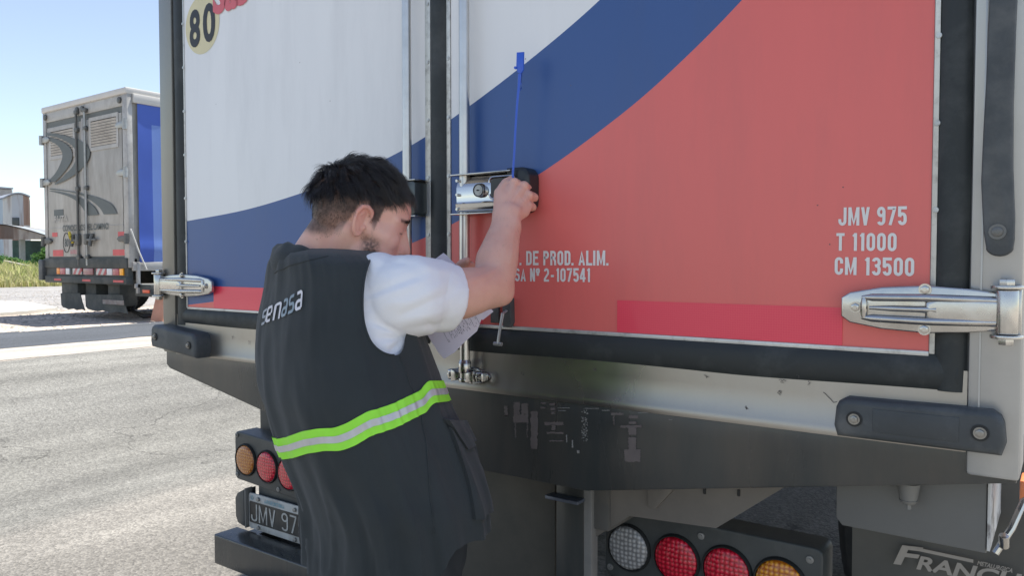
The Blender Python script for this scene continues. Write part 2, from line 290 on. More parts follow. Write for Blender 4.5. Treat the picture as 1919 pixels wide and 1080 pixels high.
# gravel stones on the verge: one mass nobody could count
mb = MB(); rnd = random.Random(3)
b0 = bmesh.new(); bmesh.ops.create_icosphere(b0, subdivisions=1, radius=1)
bv = [v.co.copy() for v in b0.verts]; bf = [tuple(v.index for v in f.verts) for f in b0.faces]; b0.free()
V, F = [], []
for i in range(6500):
    x = rnd.uniform(-27, -11.3) if i % 3 else rnd.uniform(-15, -11.3); y = rnd.uniform(2, 16)
    if x < -23 and y < 3: continue
    r = rnd.uniform(.006, .022)*(1+(-x-11)*.03); k = len(V); s = (rnd.uniform(.7, 1.4), rnd.uniform(.7, 1.4), rnd.uniform(.4, .8))
    for v in bv: V.append((x+v.x*r*s[0], y+v.y*r*s[1], .4+v.z*r*s[2]))
    F += [tuple(q+k for q in f) for f in bf]
me = bpy.data.meshes.new('gravel'); me.from_pydata(V, [], F)
tag(link('gravel', me, mat('stone', (.36, .33, .29), .9, var=.35, vs=9), smooth=False), 'loose pale gravel scattered over the sandy verge', 'gravel', kind='stuff')

# ---- tall grass
def leafmat(name, c0, c1):
    m = bpy.data.materials.new(name); m.use_nodes = True; n = m.node_tree; b = n.nodes['Principled BSDF']; b.inputs['Roughness'].default_value = .75
    a = n.nodes.new('ShaderNodeAttribute'); a.attribute_name = 'rnd'; mx = n.nodes.new('ShaderNodeMix'); mx.data_type = 'RGBA'
    mx.inputs[6].default_value = (*c0, 1); mx.inputs[7].default_value = (*c1, 1); n.links.new(a.outputs['Fac'], mx.inputs[0]); n.links.new(mx.outputs[2], b.inputs['Base Color'])
    b.inputs['Specular IOR Level'].default_value = .2
    tr = n.nodes.new('ShaderNodeBsdfTranslucent'); n.links.new(mx.outputs[2], tr.inputs[0]); ms = n.nodes.new('ShaderNodeMixShader'); ms.inputs[0].default_value = .35
    n.links.new(b.outputs[0], ms.inputs[1]); n.links.new(tr.outputs[0], ms.inputs[2]); n.links.new(ms.outputs[0], n.nodes['Material Output'].inputs[0])
    return m
def blades(name, spots, m, parent=None):
    V, F, A = [], [], []
    rnd = random.Random(name)
    for (x, y, z, h, wd, c) in spots:
        a = rnd.uniform(0, 6.28); dx, dy = math.cos(a), math.sin(a); ln = rnd.uniform(.1, .5)*h; la = rnd.uniform(0, 6.28); lx, ly = math.cos(la)*ln, math.sin(la)*ln
        k = len(V); V += [(x-dx*wd, y-dy*wd, z), (x+dx*wd, y+dy*wd, z), (x+lx*.35+dx*wd*.8, y+ly*.35+dy*wd*.8, z+h*.6), (x+lx*.35-dx*wd*.8, y+ly*.35-dy*wd*.8, z+h*.6), (x+lx, y+ly, z+h*rnd.uniform(.85, 1))]
        F += [(k, k+1, k+2, k+3), (k+3, k+2, k+4)]; A += [c]*5
    me = bpy.data.meshes.new(name); me.from_pydata(V, [], F); at = me.attributes.new('rnd', 'FLOAT', 'POINT'); at.data.foreach_set('value', A)
    return link(name, me, m, parent, smooth=False)
gm = leafmat('dry_grass', (.30, .36, .10), (.62, .56, .30))
rnd = random.Random(5); sp = []
for i in range(26000):
    u = rnd.random()**1.5; x = -31.2-u*22; y = rnd.uniform(8, 34)*(-x/32)
    hh = (.45+.5*noise.noise(Vector((x*.25, y*.25, 0)))+.35*min(1, u*5))*rnd.uniform(.6, 1.15)
    sp.append((x, y, .38, max(.15, hh)*1.05, rnd.uniform(.02, .05), min(1, max(0, rnd.gauss(.55, .25)+.5*noise.noise(Vector((x*.15, y*.15, 5)))))))
tag(blades('tall_grass', sp, gm), 'tall dry yellow-green grass along the far edge of the gravel', 'grass', kind='stuff')

# ---- shrubs against the shed
def shrub(name, c, rx, rz, n, m, label, seed):
    r_ = random.Random(seed); e = empty(name, (c[0], c[1], .4), label, 'shrub', 'shrubs growing in front of the shed')
    V, F, A = [], [], []
    lumps = [(r_.uniform(-1, 1)*rx*.7, r_.uniform(-1, 1)*rx*.5, r_.uniform(.25, .8)*rz, r_.uniform(.3, .55)) for _ in range(9)]
    for i in range(n):
        l = lumps[r_.randrange(9)]; d = Vector((r_.gauss(0, 1), r_.gauss(0, 1), r_.gauss(0, 1))).normalized()*(r_.random()**.4)
        p = Vector((c[0]+l[0]+d.x*l[3]*rx, c[1]+l[1]+d.y*l[3]*rx, .4+max(.05, l[2]+d.z*l[3]*rz*.7)))
        s = r_.uniform(.05, .12); a = Vector((r_.gauss(0, 1), r_.gauss(0, 1), r_.gauss(0, .5))).normalized()*s; b_ = a.cross(Vector((r_.gauss(0, 1), r_.gauss(0, 1), r_.gauss(0, 1)))).normalized()*s*.6
        k = len(V); V += [p-a, p-b_, p+a, p+b_]; F.append((k, k+1, k+2, k+3)); A += [min(1, max(0, r_.gauss(.45, .25)))]*4
    me = bpy.data.meshes.new('foliage'); me.from_pydata(V, [], F); at = me.attributes.new('rnd', 'FLOAT', 'POINT'); at.data.foreach_set('value', A)
    link('foliage', me, m, e, smooth=False)
    mb = MB()
    for l in lumps: mb.tube([(c[0], c[1], .35), (c[0]+l[0]*.5, c[1]+l[1]*.5, .4+l[2]*.5), (c[0]+l[0], c[1]+l[1], .4+l[2])], [.05, .03, .012], 6)
    mb.build('stem', MATS.get('bark') or mat('bark', (.12, .09, .07), .9, bump=.5, bs=30), e)
lm = leafmat('shrub_leaves', (.05, .13, .04), (.16, .28, .08))
for i, (px, d_, rx, rz, lab) in enumerate([(96, 44, 1.3, 1.9, 'dense green shrub right beside the truck corner'), (62, 47, 1.7, .95, 'low leafy shrub under the shed opening, in the middle of the row'), (4, 45, 1.3, 1.35, 'bushy green shrub at the left end of the row'), (-45, 46, 1.6, 1.5, 'green shrub mostly outside the left edge of the photo')]):
    p = P(px, 500, d_); shrub('shrub', (p.x, p.y), rx, rz, 2600, lm, lab, i)

# ---- corrugated sheet buildings
def sheetmetal(name, cols, w_=1.1, hgt=None, rust=.5, axis=(1, 0)):
    # vertical sheets each with its own colour, rust streaks; 'axis' world direction along the wall
    m = bpy.data.materials.new(name); m.use_nodes = True; n = m.node_tree; b = n.nodes['Principled BSDF']; L = n.links.new
    b.inputs['Roughness'].default_value = .6; b.inputs['Metallic'].default_value = .15
    tc = n.nodes.new('ShaderNodeTexCoord'); dp = n.nodes.new('ShaderNodeVectorMath'); dp.operation = 'DOT_PRODUCT'; L(tc.outputs['Object'], dp.inputs[0]); dp.inputs[1].default_value = (axis[0]/w_, axis[1]/w_, 0)
    fl = n.nodes.new('ShaderNodeMath'); fl.operation = 'FLOOR'; L(dp.outputs['Value'], fl.inputs[0])
    sp = n.nodes.new('ShaderNodeSeparateXYZ'); L(tc.outputs['Object'], sp.inputs[0])
    fz = n.nodes.new('ShaderNodeMath'); fz.operation = 'DIVIDE'; L(sp.outputs[2], fz.inputs[0]); fz.inputs[1].default_value = hgt or 3
    fz2 = n.nodes.new('ShaderNodeMath'); fz2.operation = 'FLOOR'; L(fz.outputs[0], fz2.inputs[0])
    cb = n.nodes.new('ShaderNodeCombineXYZ'); L(fl.outputs[0], cb.inputs[0]); L(fz2.outputs[0], cb.inputs[1])
    wn = n.nodes.new('ShaderNodeTexWhiteNoise'); L(cb.outputs[0], wn.inputs['Vector'])
    cr = n.nodes.new('ShaderNodeValToRGB'); cr.color_ramp.interpolation = 'CONSTANT'; L(wn.outputs['Value'], cr.inputs[0])
    el = cr.color_ramp.elements
    while len(el) < len(cols): el.new(.5)
    for i, (e, c) in enumerate(zip(el, cols)): e.position = i/len(cols); e.color = (*c, 1)
    mp = n.nodes.new('ShaderNodeMapping'); mp.inputs['Scale'].default_value = (2.2, 2.2, .35); L(tc.outputs['Object'], mp.inputs[0])
    nz = n.nodes.new('ShaderNodeTexNoise'); nz.inputs['Scale'].default_value = 1.3; nz.inputs['Detail'].default_value = 8; L(mp.outputs[0], nz.inputs['Vector'])
    mr = n.nodes.new('ShaderNodeMapRange'); mr.inputs[1].default_value = .5; mr.inputs[2].default_value = .72; mr.inputs[4].default_value = rust; L(nz.outputs[0], mr.inputs[0])
    mx = n.nodes.new('ShaderNodeMix'); mx.data_type = 'RGBA'; L(mr.outputs[0], mx.inputs[0]); L(cr.outputs[0], mx.inputs[6]); mx.inputs[7].default_value = (.30, .19, .14, 1); L(mx.outputs[2], b.inputs['Base Color'])
    return m
g2 = gh; r2 = rt
def wall(mb, a, b, z0, z1, n=60, amp=.04, th=.06, top=None):        # corrugated vertical wall from a to b (xy); top(u) adds to z1
    a, b = Vector((a[0], a[1], 0)), Vector((b[0], b[1], 0)); dr = (b-a).normalized(); nn = Vector((dr.y, -dr.x, 0))
    if nn.dot(CAM-a) < 0: nn = -nn
    f_, k_ = [], []
    r0, r1, s0, s1 = [], [], [], []
    for i in range(n*2+1):
        u = i/(n*2); p = a.lerp(b, u)+nn*(amp*(.5 if i % 2 else -.5)); t = top(u) if top else 0
        r0.append(p+ZV*z0); r1.append(p+ZV*(z1+t)); q = a.lerp(b, u)-nn*th; s0.append(q+ZV*z0); s1.append(q+ZV*(z1+t))
    mb.grid([r0, r1]); mb.grid([s0, s1])
    for i in range(n*2): mb.poly([r1[i], r1[i+1], s1[i+1], s1[i]])
def at2(px, d): p = P(px, 490, d); return Vector((p.x, p.y, 0))
rustc = [(.72, .72, .69), (.66, .64, .60), (.75, .75, .73), (.64, .60, .55), (.70, .70, .68), (.60, .62, .64), (.70, .66, .60), (.45, .33, .27), (.74, .74, .72)]
ax = (r2.x, r2.y)
ms1 = sheetmetal('patched_sheet', rustc, 1.05, 4.6, .5, ax)
ms2 = sheetmetal('rusty_roof_sheet', [(.44, .34, .29), (.62, .58, .54), (.36, .30, .27), (.50, .42, .37), (.58, .55, .52), (.34, .36, .38)], .75, 30, .7, ax)
ms3 = sheetmetal('bluish_sheet', [(.42, .50, .56), (.46, .53, .58), (.38, .46, .52)], .8, 30, .35, (-r2.y, r2.x))
dark = mat('shed_shadow_timber', (.08, .10, .09), .9)
# tower with slightly curved roof line
e = empty('silo_tower', at2(30, 72)+ZV*.4, 'tall patchwork tower of white and rusty corrugated sheets behind the shed', 'building')
a, b_ = at2(7, 70), at2(57, 70); gb = Vector((ray(-500, 490).x, ray(-500, 490).y, 0)).normalized(); bk = a+gb*7; bk2 = b_+gb*7; lf = at2(-40, 78)
mb = MB(); arch = lambda u: .55*math.sin(math.pi*min(1, max(0, u*.8+.05)))
wall(mb, a, b_, .4, 6.85, 26, .07, top=arch); wall(mb, b_, bk2, .4, 6.9, 20, .07); wall(mb, bk2, bk, .4, 6.9, 20, .07); mb.build('wall', ms1, e)
mb = MB(); wall(mb, bk, a, .4, 7.0, 20, .07); mb.build('side_wall', ms3, e)
mb = MB()
rows = []
for dd in (-.25, 7.2): rows.append([a.lerp(b_, u)+gb*dd+ZV*(6.9+arch(u)) for u in fr(-.02, 1.02, 12)])
top2 = [[p+ZV*.12 for p in r_] for r_ in rows]; mb.grid(rows); mb.grid(top2)
for k in (0, 1): mb.grid([rows[k], top2[k]])
mb.build('roof', mat('grey_roof_sheet', (.34, .36, .40), .5, metal=.3), e)
p = a.lerp(b_, .5)-g2*.06; mb = MB()
for zz in (4.55, 3.6): mb.box(-.3, .3, -.05, .05, zz, zz+.75, bev=.01, M=Matrix.Translation(p) @ Matrix.Rotation(YAW, 4, 'Z'))
mb.build('window', mat('dark_opening', (.05, .06, .06), .4), e)
e = empty('grain_hopper', at2(0, 84)+ZV*.4, 'higher pale metal block rising behind the patchwork tower', 'building')
mb = MB(); a3, b3 = at2(-50, 84), at2(25, 84); wall(mb, a3, b3, .4, 9.1, 40, .08, top=lambda u: .35*(1-u)); wall(mb, b3, b3+gb*8, .4, 9.1, 20, .08); wall(mb, a3+gb*8, b3+gb*8, .4, 9.1, 20, .08); wall(mb, a3, a3+gb*8, .4, 9.1, 20, .08)
mb.build('wall', sheetmetal('pale_sheet', [(.62, .62, .60), (.7, .7, .68), (.5, .5, .5)], .8, 30, .3, ax), e)
mb = MB(); mb.grid([[a3-gb*.3+ZV*9.5, b3+r2*.1-gb*.3+ZV*9.15], [a3+gb*8.3+ZV*9.5, b3+r2*.1+gb*8.3+ZV*9.15]]); mb.grid([[a3-gb*.3+ZV*9.65, b3+r2*.1-gb*.3+ZV*9.3], [a3+gb*8.3+ZV*9.65, b3+r2*.1+gb*8.3+ZV*9.3]]); mb.grid([[a3-gb*.3+ZV*9.5, b3+r2*.1-gb*.3+ZV*9.15], [a3-gb*.3+ZV*9.65, b3+r2*.1-gb*.3+ZV*9.3]])
mb.build('roof', MATS['grey_roof_sheet'], e)
# low shed
e = empty('open_shed', at2(30, 58)+ZV*.4, 'low open shed with a rusty corrugated canopy edge below the tower', 'building')
sa, sb = at2(-60, 56), at2(88, 58)
mb = MB(); wall(mb, sa, sb, 2.98, 4.05, 70, .09, top=lambda u: -.02-.75*max(0, (u-.45)/.55)**1.3); mb.build('fascia', ms2, e)
mb = MB(); rr = [[sa.lerp(sb, u)-g2*.1+ZV*(4.1-.02-.75*max(0, (u-.45)/.55)**1.3) for u in fr(0, 1, 14)], [sa.lerp(sb, u)+g2*9+ZV*(4.05-.5*u) for u in fr(0, 1, 14)]]
mb.grid(rr); mb.grid([[p-ZV*.08 for p in r_] for r_ in rr]); mb.build('roof', mat('faded_blue_roof', (.30, .34, .36), .55, metal=.2, dirt=(.2, .13, .09), dscale=.8), e)
mb = MB(); q0, q1 = sa+g2*5, sb+g2*5; wall(mb, q0, q1, .4, 3.0, 60, .05); wall(mb, sb+g2*.5, sb+g2*5, .4, 3.0, 20, .05); mb.build('back_wall', mat('green_sheet_wall', (.20, .33, .30), .7, var=.25, vs=.7, dirt=(.1, .12, .1), dscale=.5), e)
mat('painted_post', (.30, .32, .30), .7)
for px in (38, 88, -20): mb = MB(); p = at2(px, 58)+g2*.25; mb.box(-.16, .16, -.16, .16, .4, 3.05, M=Matrix.Translation(p)); mb.build('post', MATS['painted_post'], e)
mb = MB(); p, q = at2(-30, 58)+g2*.3, at2(37, 58)+g2*.3; mb.cyl(p+ZV*1.45, q+ZV*1.5, .05, n=8); mb.build('rail', MATS['painted_post'], e)
e = empty('warehouse', at2(85, 95)+ZV*.4, 'distant warehouse with a long low reddish roof beside the truck', 'building')
mb = MB(); c0, c1 = at2(52, 92), at2(140, 92); wall(mb, c0, c1, .4, 2.6, 60, .06); mb.build('wall', sheetmetal('grey_sheet', [(.42, .40, .38), (.36, .33, .31)], .9, 30, .5, ax), e)
mb = MB(); mb.grid([[c0-g2*.5+ZV*2.55, c1-g2*.5+ZV*2.55], [c0+g2*9+ZV*4.6, c1+g2*9+ZV*4.6]]); mb.grid([[c0-g2*.5+ZV*2.45, c1-g2*.5+ZV*2.45], [c0-g2*.5+ZV*2.55, c1-g2*.5+ZV*2.55]]); mb.grid([[c0+g2*9+ZV*4.6, c1+g2*9+ZV*4.6], [c0+g2*18+ZV*2.55, c1+g2*18+ZV*2.55]])
mb.build('roof', mat('red_roof_sheet', (.42, .30, .26), .7, var=.2, vs=.3), e)
# old plank lying in the grass
p = at2(40, 40); mb = MB(); mb.box(-.9, .9, -.12, .12, 0, .07, bev=.01, M=Matrix.Translation(p+ZV*1.15) @ Matrix.Rotation(YAW, 4, 'Z') @ Matrix.Rotation(R(12), 4, 'Y'))
o = mb.build('plank', mat('weathered_wood', (.42, .38, .32), .8)); rebase(o, p+ZV*1.15); tag(o, 'weathered plank lying tilted on the tall grass in front of the shed', 'plank')
# ================================================ THE TRUCK WE STAND BEHIND
TR = empty('box_truck', (-1.33, D, 0), 'large box truck with white, blue and red rear doors, filling the right of the photo', 'truck')
steel = mat('stainless', (.38, .36, .33), .34, .9, var=.16, vs=2.5, bump=.12, bs=14, dirt=(.30, .27, .23), dscale=2.2, dthr=.58, dsoft=.15, damt=.45, stretch=(1, 1, .5), rvar=.10)
steelp = mat('painted_grey_post', (.46, .465, .455), .33, .55, var=.07, vs=3, dirt=(.30, .31, .30), dscale=2.5, dthr=.6, damt=.5, bump=.08, bs=20, rvar=.08)
chrome = mat('chrome', (.62, .61, .60), .14, 1, var=.05, vs=9, bump=.05, bs=30, rvar=.05)
rodm = mat('brushed_rod', (.60, .59, .57), .34, 1, var=.08, vs=20, bump=.1, bs=60)
castst = mat('polished_steel', (.53, .52, .50), .24, 1, var=.16, vs=14, bump=.25, bs=22, rvar=.08)
rubber = mat('black_rubber', (.022, .027, .027), .55, 0, var=.18, vs=5, bump=.12, bs=50, dirt=(.13, .135, .13), dscale=9, dthr=.62, damt=.35, rvar=.1)
rubberd = mat('veiled_dusty_rubber', (.060, .068, .072), .55, 0, var=.2, vs=7, bump=.25, bs=90, dirt=(.20, .20, .19), dscale=6, dthr=.58, damt=.5)  # base greyed to stand in for lens veil; pale specks are dust
blackp = mat('veiled_dusty_black', (.042, .048, .048), .30, 0, var=.2, vs=3, bump=.10, bs=12, dirt=(.115, .10, .08), dscale=3.2, dthr=.54, dsoft=.16, damt=.6, stretch=(1.6, 1, .35), rvar=.1)  # black lifted in the base colour for glare veil; brown streaks are dirt
trimm = mat('aluminium_trim', (.62, .63, .61), .4, .5, var=.1, vs=8, dirt=(.20, .19, .18), dscale=30, dthr=.62, damt=.7)
under = mat('dusty_underbody', (.10, .098, .09), .75, 0, var=.2, vs=4, dirt=(.2, .17, .13), dscale=3, dthr=.55, damt=.6, bump=.3, bs=60)
tanp = mat('tan_dusty_plate', (.20, .18, .155), .6, 0, var=.1, vs=3, dirt=(.12, .11, .10), dscale=4, damt=.5)
def vinyl(name, c): return mat(name, c, .32, 0, var=.035, vs=2.2, bump=.05, bs=60, dirt=tuple(x*.55+.05 for x in c), dscale=5.0, dthr=.60, dsoft=.12, damt=.20, stretch=(1.8, 1, .30), rvar=.05)
white = vinyl('white_vinyl', (.86, .86, .85)); blue = vinyl('blue_vinyl', (.045, .105, .29)); red = vinyl('red_vinyl', (.80, .165, .145))
TOP = 3.72
# main body: box shell behind the rear frame
mb = MB(); mb.box(-2.59, -.065, D+.12, D+7.6, 1.0, 3.86, bev=.02); mb.build('cargo_box', mat('box_white_paint', (.72, .73, .73), .35, var=.04, vs=1, bump=.03, bs=4), TR)
# rear frame: posts, header
mb = MB()
mb.box(-2.600, -2.523, D-.012, D+.125, 1.030, 3.86, bev=.006); mb.box(-2.525, -.136, D-.010, D+.12, 3.76, 3.862, bev=.006)
mb.build('left_post', mat('dark_reflection_steel', (.27, .265, .245), .38, .85, var=.12, vs=2.5, bump=.1, bs=14, stretch=(1, 1, .4), rvar=.08), TR)  # darker copy of the steel: a dark reflection put into the base colour
mb = MB(); mb.box(-.136, -.060, D-.012, D+.125, .990, 3.86, bev=.007); mb.box(-.120, -.1175, D-.0135, D-.011, 1.04, 3.7); mb.build('right_post', steelp, TR)
# sill strip
mb = MB(); pr = [(D-.004, 1.165), (D-.006, 1.10), (D-.008, 1.045), (D-.011, 1.039), (D-.009, 1.028), (D+.10, 1.026), (D+.12, 1.165)]
xs = fr(-2.524, -.1365, 90); mb.grid([[Vector((x, y+(.0012*noise.noise(Vector((x*4, z*8, 0)))), z)) for x in xs] for y, z in pr+[pr[0]]])
rnd = random.Random(8); sm0 = mat('dark_scratch', (.10, .09, .08), .7)
for (px, py, n_) in [(985, 702, 4), (1330, 705, 3), (1462, 712, 4), (1465, 740, 5), (1500, 700, 2), (1520, 712, 3), (1120, 690, 2), (1545, 735, 3), (440, 632, 2), (470, 640, 2), (1400, 760, 2)]:
    pts = []; x, z = RP(px, py)
    for k in range(4+n_): pts.append((x, D-.0085, z)); x += rnd.uniform(-.004, .006); z += rnd.uniform(-.006, .005)
    mb.tube(pts, .0005, 4, mi=1)
mb.build('sill', [steel, sm0], TR)
# seals -----------------------------------------------------------------
def bulge(mb, x0, x1, z0, z1, y0, dep, n=7, vertical=True, wob=.003, seed=0):
    rows = []
    if vertical:
        for i in range(61):
            z = z0+(z1-z0)*i/60; rows.append([Vector((x0+(x1-x0)*k/n + wob*noise.noise(Vector((z*3, k*.2, seed))), y0-dep*math.sin(math.pi*k/n)**.6, z)) for k in range(n+1)])
    else:
        for i in range(81):
            x = x0+(x1-x0)*i/80; rows.append([Vector((x, y0-dep*math.sin(math.pi*k/n)**.6, z0+(z1-z0)*k/n + wob*noise.noise(Vector((x*3, k*.2, seed))))) for k in range(n+1)])
    mb.grid(rows)
mb = MB(); bulge(mb, -2.521, -2.465, 1.13, TOP, D-.001, .010, seed=1); mb.box(-2.521, -2.465, D, D+.05, 1.13, TOP); mb.build('door_seal', rubber, TR)
mb = MB(); bulge(mb, -.187, -.1365, 1.128, TOP, D-.001, .011, seed=2); mb.box(-.187, -.1365, D, D+.05, 1.13, TOP); mb.build('door_seal', rubber, TR)
mb = MB(); bulge(mb, -1.3415, -1.2885, 1.15, TOP, D-.002, .014, wob=.002, seed=3); mb.box(-1.3415, -1.2885, D, D+.05, 1.15, TOP); mb.build('centre_seal', rubber, TR)
mb = MB(); bulge(mb, -2.50, -1.345, 1.13, 1.187, D-.001, .009, vertical=False, wob=.004, seed=4); bulge(mb, -1.285, -.150, 1.121, 1.188, D-.001, .010, vertical=False, wob=.005, seed=5)
mb.build('bottom_seal', rubber, TR)
mb = MB(); bulge(mb, -2.52, -1.345, 3.70, 3.76, D-.001, .012, vertical=False, seed=6); bulge(mb, -1.285, -.15, 3.70, 3.76, D-.001, .012, vertical=False, seed=7); mb.build('top_seal', rubber, TR)
# doors -----------------------------------------------------------------
def interp(pts, x):
    # monotone smooth curve through points (Catmull-Rom in x)
    if x <= pts[0][0]: s = (pts[1][1]-pts[0][1])/(pts[1][0]-pts[0][0]); return pts[0][1]+s*(x-pts[0][0])
    if x >= pts[-1][0]: s = (pts[-1][1]-pts[-2][1])/(pts[-1][0]-pts[-2][0]); return pts[-1][1]+s*(x-pts[-1][0])*1.15
    for i in range(len(pts)-1):
        if pts[i][0] <= x <= pts[i+1][0]: break
    def sl(k):
        a, b = pts[max(k-1, 0)], pts[min(k+1, len(pts)-1)]; return (b[1]-a[1])/(b[0]-a[0])
    (x0, y0), (x1, y1) = pts[i], pts[i+1]; h = x1-x0; t = (x-x0)/h; m0, m1 = sl(i)*h, sl(i+1)*h
    return (2*t**3-3*t*t+1)*y0+(t**3-2*t*t+t)*m0+(-2*t**3+3*t*t)*y1+(t**3-t*t)*m1
UC = [(-2.46, 1.488), (-2.13, 1.514), (-1.869, 1.551), (-1.64, 1.594), (-1.413, 1.655), (-1.218, 1.734), (-.994, 1.842), (-.823, 1.940), (-.6, 2.10), (-.4, 2.29), (-.19, 2.56)]
LC = [(-2.46, 1.200), (-2.308, 1.216), (-2.0, 1.255), (-1.7, 1.318), (-1.415, 1.397), (-1.268, 1.446), (-1.008, 1.553), (-.813, 1.657), (-.688, 1.738), (-.524, 1.868), (-.35, 2.04), (-.19, 2.24)]
def skin(x0, x1, name):
    mb = MB(); xs = fr(x0, x1, 70); y = D
    lo = [(x, 1.19) for x in xs]; L_ = [(x, max(1.192, interp(LC, x))) for x in xs]; U_ = [(x, interp(UC, x)) for x in xs]; hi = [(x, 3.70) for x in xs]
    V = [[mb.bm.verts.new((p[0], y, p[1])) for p in r_] for r_ in (lo, L_, U_, hi)]
    for k in range(3):
        for i in range(70):
            f = mb.bm.faces.new((V[k][i], V[k][i+1], V[k+1][i+1], V[k+1][i])); f.material_index = (2, 1, 0)[k]
    mb.box(x0, x1, D+.004, D+.06, 1.19, 3.70, mi=0)
    rs = random.Random(11)
    for px, py in [(562, 117), (1580, 351), (1532, 385), (405, 195), (619, 189), (985, 110), (845, 165), (1070, 160), (950, 217), (1555, 458)]:
        x, z = RP(px, py)
        if x0 < x < x1: mb.poly([(x+math.cos(6.28*k/7)*rs.uniform(.0006, .002), D-.0008, z+math.sin(6.28*k/7)*rs.uniform(.0006, .0018)) for k in range(7)], 3)
    return mb.build(name, [white, blue, red, mat('scuff', (.16, .12, .11), .8)], TR, smooth=False)
LD = skin(-2.459, -1.361, 'left_door'); RD = skin(-1.2745, -.196, 'right_door')
def edge_trim(parent, x0, x1, z0, z1, rivx, zr):
    mb = MB(); mb.box(x0, x1, D-.003, D+.002, z0, z1, bev=.0008)
    for z in zr: mb.cyl((rivx, D-.003, z), (rivx, D-.0055, z), .0052, .0045, n=14); mb.cyl((rivx, D-.0055, z), (rivx, D-.0065, z), .0022, n=8)
    mb.build('edge_trim', trimm, parent)
zr = [1.27+.148*i for i in range(17)]
edge_trim(LD, -2.4655, -2.4595, 1.19, 3.70, -2.4625, zr)
edge_trim(LD, -1.360, -1.342, 1.19, 3.70, -1.350, zr); edge_trim(RD, -1.288, -1.2755, 1.19, 3.70, -1.281, zr); edge_trim(RD, -.195, -.1865, 1.19, 3.70, -.1885, [z+.02 for z in zr])
mb = MB(); mb.box(-2.459, -1.361, D-.004, D+.003, 1.186, 1.1935, bev=.001); mb.build('bottom_trim', trimm, LD)
mb = MB(); mb.box(-1.2745, -.1955, D-.004, D+.003, 1.186, 1.1945, bev=.001); mb.build('bottom_trim', trimm, RD)
# writing
lw = mat('letter_white', (.80, .79, .76), .4, var=.05); lb = mat('letter_black', (.025, .025, .027), .45)
def fit(name, txt, bl, br, tl, parent, m, Y=D-.0012, bold=.02, **k):         # pixel corners on the door plane
    a, b, c = RP(*bl, Y), RP(*br, Y), RP(*tl, Y); h = c[1]-a[1]; sh = 0
    return lettering(name, txt, lambda u, v: Vector((a[0]+(b[0]-a[0])*u, Y, a[1]+(b[1]-a[1])*u+h*v)), m, parent, bold=bold, **k)
def sgn(txt, bl, br, tl, parent, m, Y=D-.0012, **k):
    a, b, c = RP(*bl, Y), RP(*br, Y), RP(*tl, Y); h = c[1]-a[1]
    return signwriting('lettering', txt, lambda u, v: Vector((a[0]+(b[0]-a[0])*u, Y, a[1]+(b[1]-a[1])*u+h*v)), m, parent, **k)
sgn('JMV 975', (1571, 423), (1699, 422), (1571, 389), RD, lw)
sgn('T 11000', (1567, 470), (1680, 471), (1567, 437), RD, lw)
sgn('CM 13500', (1564, 515), (1713, 518), (1564, 482), RD, lw)
sgn('DEP. DE PROD. ALIM.', (938, 497), (1140, 498), (938, 471), RD, lw)
sgn('SENASA Nº 2-107541', (922, 527), (1106, 529), (922, 503), RD, lw)
# speed disc 80 and the big word above
cx, cz = RP(379, 44); mb = MB(); mb.poly([(-2.3525+math.cos(a)*.097, D-.0008, 2.137+math.sin(a)*.097) for a in [2*math.pi*k/48 for k in range(48)]])
SD = mb.build('speed_disc', mat('disc_yellow', (.74, .66, .40), .4, var=.05), LD, smooth=False)
lettering('lettering', '8', rect_fn(-2.425, -2.364, 2.068, 2.194, D-.0018), lb, SD, bold=.035); lettering('lettering', '0', rect_fn(-2.347, -2.278, 2.072, 2.200, D-.0018), lb, SD, bold=.03)
a = RP(400, 27); b_ = RP(494, 2)
pk = mat('letter_red', (.70, .14, .16), .4)
lettering('lettering', 'Sabor', lambda u, v: Vector((a[0]+u*.345, D-.0024, a[1]-.004+v*.125+u*.052-(.02*math.sin(u*3.1)))), pk, LD, bold=.05)
mbk = mat('letter_outline', (.8, .8, .8), .4)
# reflective tape
def tape(parent, x0, x1, z0, z1):
    m = MATS.get('red_reflector')
    if not m:
        m = mat('red_reflector', (.86, .06, .10), .35, var=.05, vs=3); n = m.node_tree; tc = n.nodes.new('ShaderNodeTexCoord'); mp = n.nodes.new('ShaderNodeMapping'); mp.inputs['Rotation'].default_value = (R(90), 0, 0)
        n.links.new(tc.outputs['Object'], mp.inputs[0]); v = n.nodes.new('ShaderNodeTexVoronoi'); v.feature = 'DISTANCE_TO_EDGE'; v.voronoi_dimensions = '2D'; v.inputs['Scale'].default_value = 210; v.inputs['Randomness'].default_value = .15
        n.links.new(mp.outputs[0], v.inputs['Vector']); g = n.nodes.new('ShaderNodeMapRange'); g.inputs[2].default_value = .12; n.links.new(v.outputs[0], g.inputs[0])
        mx = n.nodes.new('ShaderNodeMix'); mx.data_type = 'RGBA'; mx.inputs[6].default_value = (.90, .09, .13, 1); mx.inputs[7].default_value = (.86, .055, .10, 1); n.links.new(g.outputs[0], mx.inputs[0]); n.links.new(mx.outputs[2], bsdf(m).inputs['Base Color'])
        bsdf(m).inputs['Coat Weight'].default_value = .3
    mb = MB(); mb.box(x0, x1, D-.0016, D+.001, z0, z1); return mb.build('reflective_tape', m, parent, smooth=False)
tape(RD, -.801, -.337, 1.1955, 1.265); tape(RD, -1.245, -1.175, 1.1955, 1.252); tape(LD, -2.307, -1.85, 1.195, 1.267); tape(LD, -1.82, -1.45, 1.195, 1.267)
